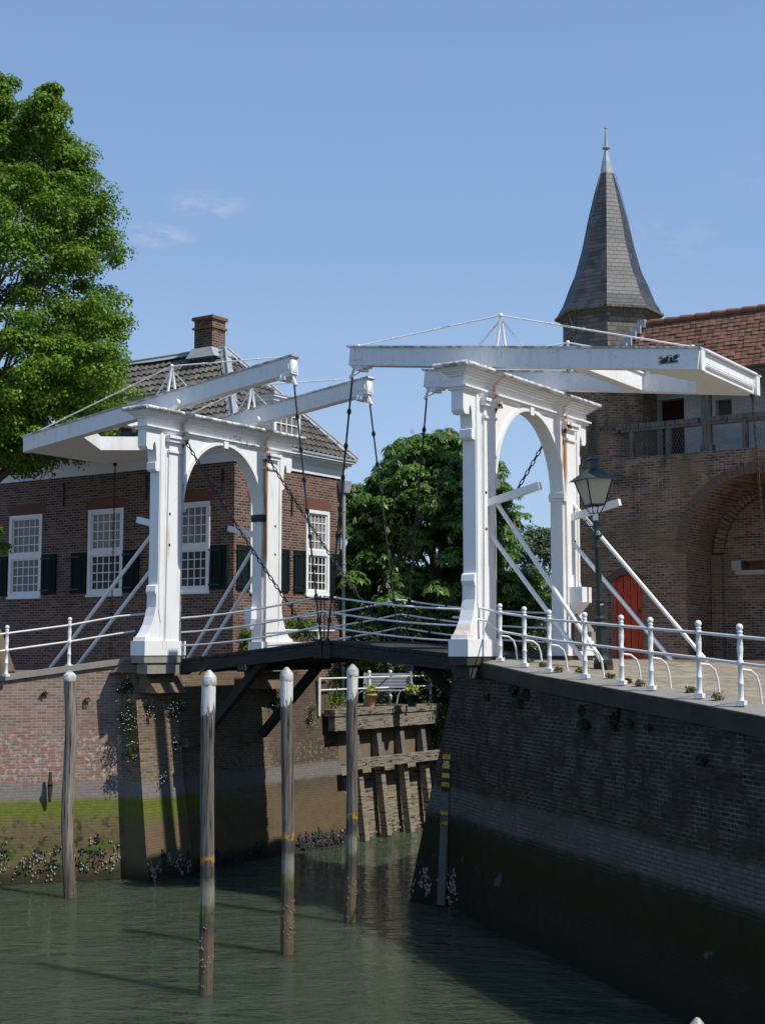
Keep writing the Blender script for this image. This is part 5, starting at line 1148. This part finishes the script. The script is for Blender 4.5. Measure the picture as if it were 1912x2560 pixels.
# ------------------------------------------------------------------ foliage
def leaf_arrays(P, Nn, size, aspect=.62, fold=.22, tang=None):
    n = len(P); a = RNG.normal(size=(n, 3)) if tang is None else tang
    Nn = Nn / (np.linalg.norm(Nn, axis=1, keepdims=True) + 1e-9); t = a - (a * Nn).sum(1, keepdims=True) * Nn; t /= np.linalg.norm(t, axis=1, keepdims=True) + 1e-9; b = np.cross(Nn, t)
    s = np.asarray(size).reshape(-1, 1); h = s * aspect / 2
    v = np.stack([P, P + t * s * .5 + b * h + Nn * s * fold * .5, P + t * s, P + t * s * .5 - b * h + Nn * s * fold * .5], 1)
    return v.reshape(-1, 3)
def leaf_obj(name, vs, m, parent=None, origin=None):
    n = len(vs) // 4; me = bpy.data.meshes.new(name); o0 = Vector(origin) if origin is not None else wloc(parent)
    vs = vs - np.array(o0)
    me.vertices.add(n * 4); me.vertices.foreach_set('co', vs.astype(np.float32).ravel()); me.loops.add(n * 4); me.loops.foreach_set('vertex_index', np.arange(n * 4, dtype=np.int32))
    me.polygons.add(n); me.polygons.foreach_set('loop_start', np.arange(0, n * 4, 4, dtype=np.int32)); me.update(calc_edges=True); me.validate()
    me.materials.append(MT[m]); o = bpy.data.objects.new(name, me); COL.objects.link(o)
    if parent: o.parent = parent; o.location = o0 - wloc(parent)
    else: o.location = o0
    return o
def blob_leaves(cen, rad, n, flat=.7, size=(.07, .12), upb=.5):
    d = RNG.normal(size=(n, 3)); d /= np.linalg.norm(d, axis=1, keepdims=True); d[:, 2] = np.abs(d[:, 2]) * np.where(RNG.random(n) < .8, 1, -1)
    r = rad * RNG.random(n) ** .35; P = np.array(cen) + d * r[:, None] * np.array([1, 1, flat]); Nn = d + np.array([0, 0, upb]) + RNG.normal(0, .45, (n, 3))
    return leaf_arrays(P, Nn, RNG.uniform(*size, n))
def tree(name, label, base, zs, rs, nblob, brad, nleaf, size, mtl, trunk_r, ztrunk, squash=(1, 1), inner=.25, flat=.7, palmate=False, cat='tree', lumps=.22, group=None, cen=None, blossom=0, extra=None, lean=(0, 0, 0)):
    t = thing(name, base, label, cat, group); base = V(*base); cen = V(*cen) if cen is not None else base
    m = MB(); top = zs[-1]
    extra = extra or []; tl = V(*lean)
    tr = [V(base.x, base.y, base.z - .2)]; k = 6; rr = [trunk_r * 1.25]
    for i in range(1, k + 1):
        f = i / k; z = base.z + (ztrunk - base.z) * f; c_ = base.lerp(cen, min(1., f * 2.2)) + tl * min(1., f * 3.); tr.append(V(c_.x + random.uniform(-.06, .06), c_.y + random.uniform(-.06, .06), z)); rr.append(trunk_r * (1 - .75 * f))
    m.tube(tr, rr, 12); 
    blobs = []
    ph = RNG.uniform(0, 6.28, 6)
    for _ in range(nblob):
        z = RNG.uniform(zs[0], top); R_ = np.interp(z, zs, rs); an = RNG.uniform(0, 2 * np.pi)
        R_ *= 1 + lumps * (math.sin(3 * an + ph[0] + z * .9) * .5 + math.sin(5 * an + ph[1] - z * 1.3) * .35 + math.sin(z * 2.4 + ph[2]) * .4)
        rf = math.sqrt(RNG.uniform(inner, 1)); rf = max(.02, rf)
        blobs.append((cen.x + math.cos(an) * R_ * rf * squash[0], cen.y + math.sin(an) * R_ * rf * squash[1], z, RNG.uniform(*brad)))
    blobs += extra
    for bx, by, bz, br in blobs[:46]:
        j = tr[2 + random.randrange(k - 2)]; e = V(bx, by, bz)
        if e.z < j.z: j = tr[2]
        mid = j.lerp(e, .5) + V(random.uniform(-.2, .2), random.uniform(-.2, .2), .15); m.tube([j, mid, e], [trunk_r * .28, trunk_r * .16, .012], 5)
    m.build('trunk', 'bark', t)
    vs = []
    for bx, by, bz, br in blobs:
        if not palmate: vs.append(blob_leaves((bx, by, bz), br, nleaf, flat, size))
        else:
            n = nleaf; d = RNG.normal(size=(n, 3)); d /= np.linalg.norm(d, axis=1, keepdims=True); d[:, 2] = np.abs(d[:, 2]) * np.where(RNG.random(n) < .8, 1, -.6)
            P = np.array((bx, by, bz)) + d * (br * RNG.random(n) ** .35)[:, None] * np.array([1, 1, flat]); ax = d * np.array([.7, .7, .4]) + np.array([0, 0, .75]) + RNG.normal(0, .15, (n, 3)); ax /= np.linalg.norm(ax, axis=1, keepdims=True)
            e1 = np.cross(ax, RNG.normal(size=(n, 3))); e1 /= np.linalg.norm(e1, axis=1, keepdims=True); e2 = np.cross(ax, e1); sc = RNG.uniform(*size, n)
            for q in range(6):
                a = 2 * np.pi * q / 6.6; dr_ = e1 * np.cos(a) + e2 * np.sin(a); tg = dr_ - ax * .45; nn = ax + dr_ * .45
                vs.append(leaf_arrays(P, nn, sc * (1 if q not in (0, 5) else .75), .36, .12, tg))
    leaf_obj('crown', np.concatenate(vs), mtl, t)
    if blossom:
        m = MB(); outer = sorted(blobs, key=lambda q: -((V(q[0], q[1], q[2]) - cen - V(0, 0, 3)).dot(-fw) + q[2] * .5))
        for i in range(blossom):
            bx, by, bz, br = outer[i % max(1, int(len(outer) * .62))]; d = (V(random.gauss(0, 1), random.gauss(0, 1), abs(random.gauss(0, 1))) - fw * .9).normalized(); p = V(bx, by, bz) + d * br * random.uniform(.85, 1.05); h_ = random.uniform(.14, .24); ax = V(random.gauss(0, .15), random.gauss(0, .15), 1)
            for q in range(16):
                f = q / 16; r_ = .06 * (1 - f * .8); a = q * 2.4; m.ball(p + ax * (h_ * f) + V(math.cos(a), math.sin(a), 0) * r_, .021 * (1.2 - f * .6), 4)
        o = m.build('blossom_candles', 'blossom', t, fix=False); o['kind'] = 'stuff'
    return t
lb = atd(20, 1694, 36.6); lb.z = 4.3; lc = atd(-50, 1600, 37.0)
tree('linden_tree', 'tall bright green linden tree with a dense leafy crown at the left edge', lb, [9.9, 10.2, 10.65, 11.6, 13.4, 15.5, 16.9, 18.2, 19.0, 19.5], [1.7, 2.4, 3.3, 3.9, 3.65, 3.4, 3.2, 2.6, 1.9, 1.2], 900, (.28, .6), 270, (.07, .125), 'linden', .24, 17., inner=.35, cen=lc, lumps=.09, lean=tuple(rt * -.9),
     extra=[(*atd(random.uniform(-60, 115 - max(0, y_ - 1040) * .3), y_, random.uniform(35.4, 38.)), random.uniform(.35, .55)) for y_ in [random.uniform(950, 1105) for _ in range(56)]] + [(*atd(random.uniform(100, 300), random.uniform(860, 960), random.uniform(35.6, 37.5)), .45) for _ in range(26)] + [(*atd(random.uniform(75, 150), random.uniform(250, 340), random.uniform(36, 37.5)), .38) for _ in range(16)] + [(*atd(random.gauss(128, 14), random.uniform(222, 290), random.uniform(36.3, 37.3)), random.uniform(.2, .32)) for _ in range(14)] + [(*atd(random.gauss(-8, 20), random.uniform(198, 290), random.uniform(36.3, 37.3)), random.uniform(.25, .38)) for _ in range(22)] + [(*atd(random.uniform(-20, 8), y_, 36.5), .25) for y_ in (1330, 1370)])
cb = atd(1085, 1650, 44.); cb.z = 4.2
tree('chestnut_tree', 'flowering horse chestnut tree with a broad dark green crown behind the bridge', cb, [3.6, 5, 6, 7.5, 9, 10.2, 11, 11.6], [2.5, 2.9, 3.1, 3.05, 2.75, 2.35, 1.8, 1.0], 500, (.42, .72), 60, (.17, .26), 'chest', .25, 9., inner=.25, palmate=True, lumps=.2, blossom=150)
db = atd(1350, 1625, 58.); db.z = 4.0
tree('willow_tree', 'grey-green bushy tree seen through the right arch, behind the chestnut', db, [3.9, 5, 6.5, 8, 9.2, 9.9], [2.2, 2.4, 2.2, 1.6, .9, .3], 70, (.4, .7), 300, (.10, .17), 'dull', .18, 8., inner=.3, lumps=.2)
for px, dep, zt_, r_, lab in ((905, 60, 8.5, 3., 'dark green tree between the brick house and the chestnut, far behind'), (1180, 66, 8., 3.6, 'low green tree far behind the chestnut, beside the right portal')):
    fb = atd(px, 1625, dep); fb.z = 3.5; tree('background_tree', lab, fb, [3.6, 5, 7, zt_], [r_, r_ * 1.05, r_ * .8, .5], 60, (.6, .9), 230, (.14, .24), 'chest', .2, 6., lumps=.2)

def shrub(name, label, c_, rad, n, size, mtl, flat=.8, cat='shrub', white=0, group=None, hang=None):
    c_ = V(*c_); vs = []
    k = 1 if name == 'wall_moss' else max(3, int(n / 60))
    for _ in range(k):
        o = RNG.normal(0, .45 if name not in ('wall_moss', 'weed_tuft') else .12, 3) * np.array(rad); vs.append(blob_leaves(np.array(c_) + o, max(rad) * .42, int(n / k), flat, size))
    if white: 
        t = thing(name, c_ - V(0, 0, rad[2]), label, cat, group); leaf_obj('foliage', np.concatenate(vs), mtl, t); m = MB()
        for _ in range(white):
            o = V(*(RNG.normal(0, .62, 3) * np.array(rad) * 1.1)); p = c_ + o + V(.05, -.07, .03); m.lathe(p, [(.0, -.004), (.014, 0), (.017, .005), (.0, .008)], 6)
        o = m.build('blossoms', 'petal', t); o['kind'] = 'stuff'; return t
    o = leaf_obj(name, np.concatenate(vs), mtl, None, c_ - V(0, 0, rad[2])); return tag(o, label, cat, group)
def wall_pt(foot, head, i, f, z, off=.08):
    a = foot[i].lerp(foot[i + 1], f); b = head[i].lerp(head[i + 1], f); d = (foot[i + 1] - foot[i]).normalized(); nn = V(d.y, -d.x, 0); return a.lerp(b, z / b.z) + nn * off
GW = 'white daisy clumps growing from the left abutment'
for i, f, z, rr_, n_, wh, lab in ((0, .80, 4.15, .2, 520, 34, 'white daisies at the top of the shaded abutment return'), (0, .84, 3.45, .26, 760, 70, 'large white daisy clump halfway down the shaded abutment return'), (0, .86, 2.7, .18, 360, 26, 'small daisy clump low on the shaded abutment return'), (1, .9, 3.75, .22, 380, 60, 'densest white daisies behind the nearest mooring pile'), (1, .28, 3.65, .13, 110, 16, 'daisies on the sunlit buttress below its stone coping'), (1, .45, 2.15, .09, 60, 14, 'lone daisy tuft low on the sunlit buttress'), (1, .85, 2.9, .10, 90, 14, 'daisies trailing on the buttress edge below the densest clump'), (5, .5, 3.7, .22, 380, 30, 'daisies hanging under the bridge beside the far buttress'), (6, .5, 3.3, .2, 240, 26, 'daisies on the sloping wing wall before the garden')):
    p = wall_pt(AF, AH, i, f, z); shrub('daisy_clump', lab, p, (rr_ * .8, rr_ * .8, rr_ * 1.3), n_, (.03, .06), 'hedge', cat='wall plant', white=wh, group=GW)
for f, z, lab in ((.30, 4.05, 'dry weed tuft high on the sunlit quay wall, left'), (.93, 4.35, 'dry weeds at the corner of the sunlit quay wall'), (.62, 3.9, 'small dry tuft on the sunlit quay wall beside the crooked pile')):
    p = wall_pt(LQf, LQh, 1, f, z, .05); shrub('weed_tuft', lab, p, (.1, .1, .12), 90, (.03, .07), 'grass', cat='weed', group='dry weeds on the left quay wall')
for i in range(14):
    k = 1 + random.uniform(0, len(hd) - 3.2); j = int(k); f = k - j; p = wall_pt(ft, hd, j, f, hd[j].z - .36 - .5 * random.random() ** 2, .02); sc = random.uniform(.5, 1.3)
    shrub('wall_moss', 'dark moss and weeds hanging below the kerb of the shaded right quay wall', p, (.24 * sc, .18 * sc, .2 * sc), int(420 * sc), (.025, .055), 'hedge', cat='moss', group='moss tufts under the right kerb')
shrub('garden_shrub', 'leafy green bush at the house corner behind the left portal', at(612, 1600, 'x', -2.4) + V(0, 0, -.1), (.35, .35, .4), 900, (.06, .11), 'shrub')
shrub('garden_shrub', 'rambling shrub climbing behind the far pier of the left portal', at(760, 1575, 'x', -2.2), (.45, .7, .42), 1500, (.06, .11), 'shrub')
shrub('garden_shrub', 'low shrub on the terrace left of the longest white pile head', V(-.45, 7.1, 3.68), (.3, .6, .26), 1500, (.05, .09), 'shrub')
for k_, f_ in enumerate((.06, .17, .29, .33, .46, .55, .62, .78, .9)):
    j_ = 1 + f_ * (len(edge) - 3); i_ = int(j_); p = edge[i_].lerp(edge[i_ + 1], j_ - i_) - rn * random.uniform(.35, .6) + V(0, 0, .09)
    shrub('weed_tuft', 'dry yellowish weeds on the cobbles along the right kerb', p, (.16, .12, .05), 110, (.03, .07), 'grass', cat='weed', group='dry weeds along the right kerb')
shrub('lavender_bush', 'pale flowering bush under the garden bench between two pots', V(-.55, 9.6, 3.62), (.25, .45, .2), 900, (.04, .08), 'dull', white=30)
shrub('ivy', 'bright ivy hanging over the end of the timber wharf', V(.25, 11.75, 2.9), (.3, .4, .62), 2200, (.06, .11), 'ivy', cat='ivy')
shrub('ivy', 'ivy climbing above the garden railing beside the right abutment', V(.0, 12.6, 4.1), (.5, .6, .6), 2600, (.06, .12), 'ivy', cat='ivy')
c_ = atd(990, 1660, 42.5); vs = [blob_leaves(np.array(c_) + RNG.uniform(-1, 1, 3) * np.array([2.6, 1.6, 1.2]), .6, 260, .8, (.08, .14)) for _ in range(70)]
tag(leaf_obj('hedge', np.concatenate(vs), 'hedge', None, c_ - V(0, 0, 1.2)), 'dark hedge behind the garden bench in the shade of the chestnut', 'hedge')
for q, lab, col_, dx in ((atd(926, 1768, 38.2), 'terracotta flower pot with yellow-green leaves left of the bench', 'terra', 0), (atd(1030, 1768, 38.4), 'dark flower pot with yellow-green leaves right of the bench', 'dgreen', 0)):
    q.z = 3.45; t = thing('flower_pot', q, lab, 'flower pot', 'flower pots by the garden bench'); MB().lathe(q, [(.11, 0), (.165, .3), (.18, .3), (.18, .36), (.15, .36), (.14, .3)], 14).build('pot', col_, t); leaf_obj('plant', blob_leaves(np.array(q) + np.array([0, 0, .45]), .2, 160, .8, (.06, .11)), 'lime', t)

# ------------------------------------------------------------------ oysters, mussels
def shells(name, lab, fn, n, rs_, mtl):
    m = MB()
    for _ in range(n):
        p, d = fn(); r_ = random.uniform(*rs_); m.ball(p, r_, 6, (random.uniform(.5, 1), random.uniform(.5, 1), random.uniform(.7, 1.5)))
    o = m.build(name, mtl, None, origin=(0, 0, 0), fix=False); tag(o, lab, 'shells', None, 'stuff'); return o
def clump(foot, head, i, rng, zmax, nn):
    cs = [(random.uniform(*rng), random.triangular(.0, zmax, zmax * .3)) for _ in range(nn)]
    def f():
        a, z = random.choice(cs); return wall_pt(foot, head, i, a + random.gauss(0, .022), max(.0, z + random.gauss(0, .06)), random.uniform(.0, .035)), None
    return f
shells('oyster_shells', 'pale oyster shells clinging low on the sunlit quay wall', clump(LQf, LQh, 1, (-.1, .85), 1.05, 40), 240, (.016, .034), 'shell')
shells('mussel_shells', 'black mussels hanging in strings on the sunlit quay wall', clump(LQf, LQh, 1, (-.1, .85), 1.05, 34), 420, (.014, .03), 'mussel')
shells('oyster_shells', 'pale oysters at the waterline of the sunlit buttress', clump(AF, AH, 1, (.05, .95), .5, 12), 120, (.016, .034), 'shell')
shells('mussel_shells', 'mussels at the foot of the sunlit buttress', clump(AF, AH, 1, (.05, .95), .55, 10), 160, (.018, .035), 'mussel')
shells('mussel_shells', 'bank of black mussels under the bridge at the abutment foot', clump(AF, AH, 6, (.0, 1.), .42, 34), 620, (.03, .06), 'mussel')
shells('mussel_shells', 'mussels along the dark abutment foot under the deck', clump(AF, AH, 3, (.05, .95), .4, 16), 240, (.025, .05), 'mussel')
shells('oyster_shells', 'grey oysters low on the shaded right abutment beside the tide gauge', clump(foot, head, 1, (.0, .9), .85, 26), 130, (.016, .036), 'shell')
def strew():
    y = random.uniform(6.4, 11.6); z = random.triangular(0, .5, .08); return V(.2 - .09 * z + random.uniform(0, .03), y, z), None
shells('oyster_shells', 'few oysters along the foot of the timber wharf', strew, 40, (.025, .045), 'shell')
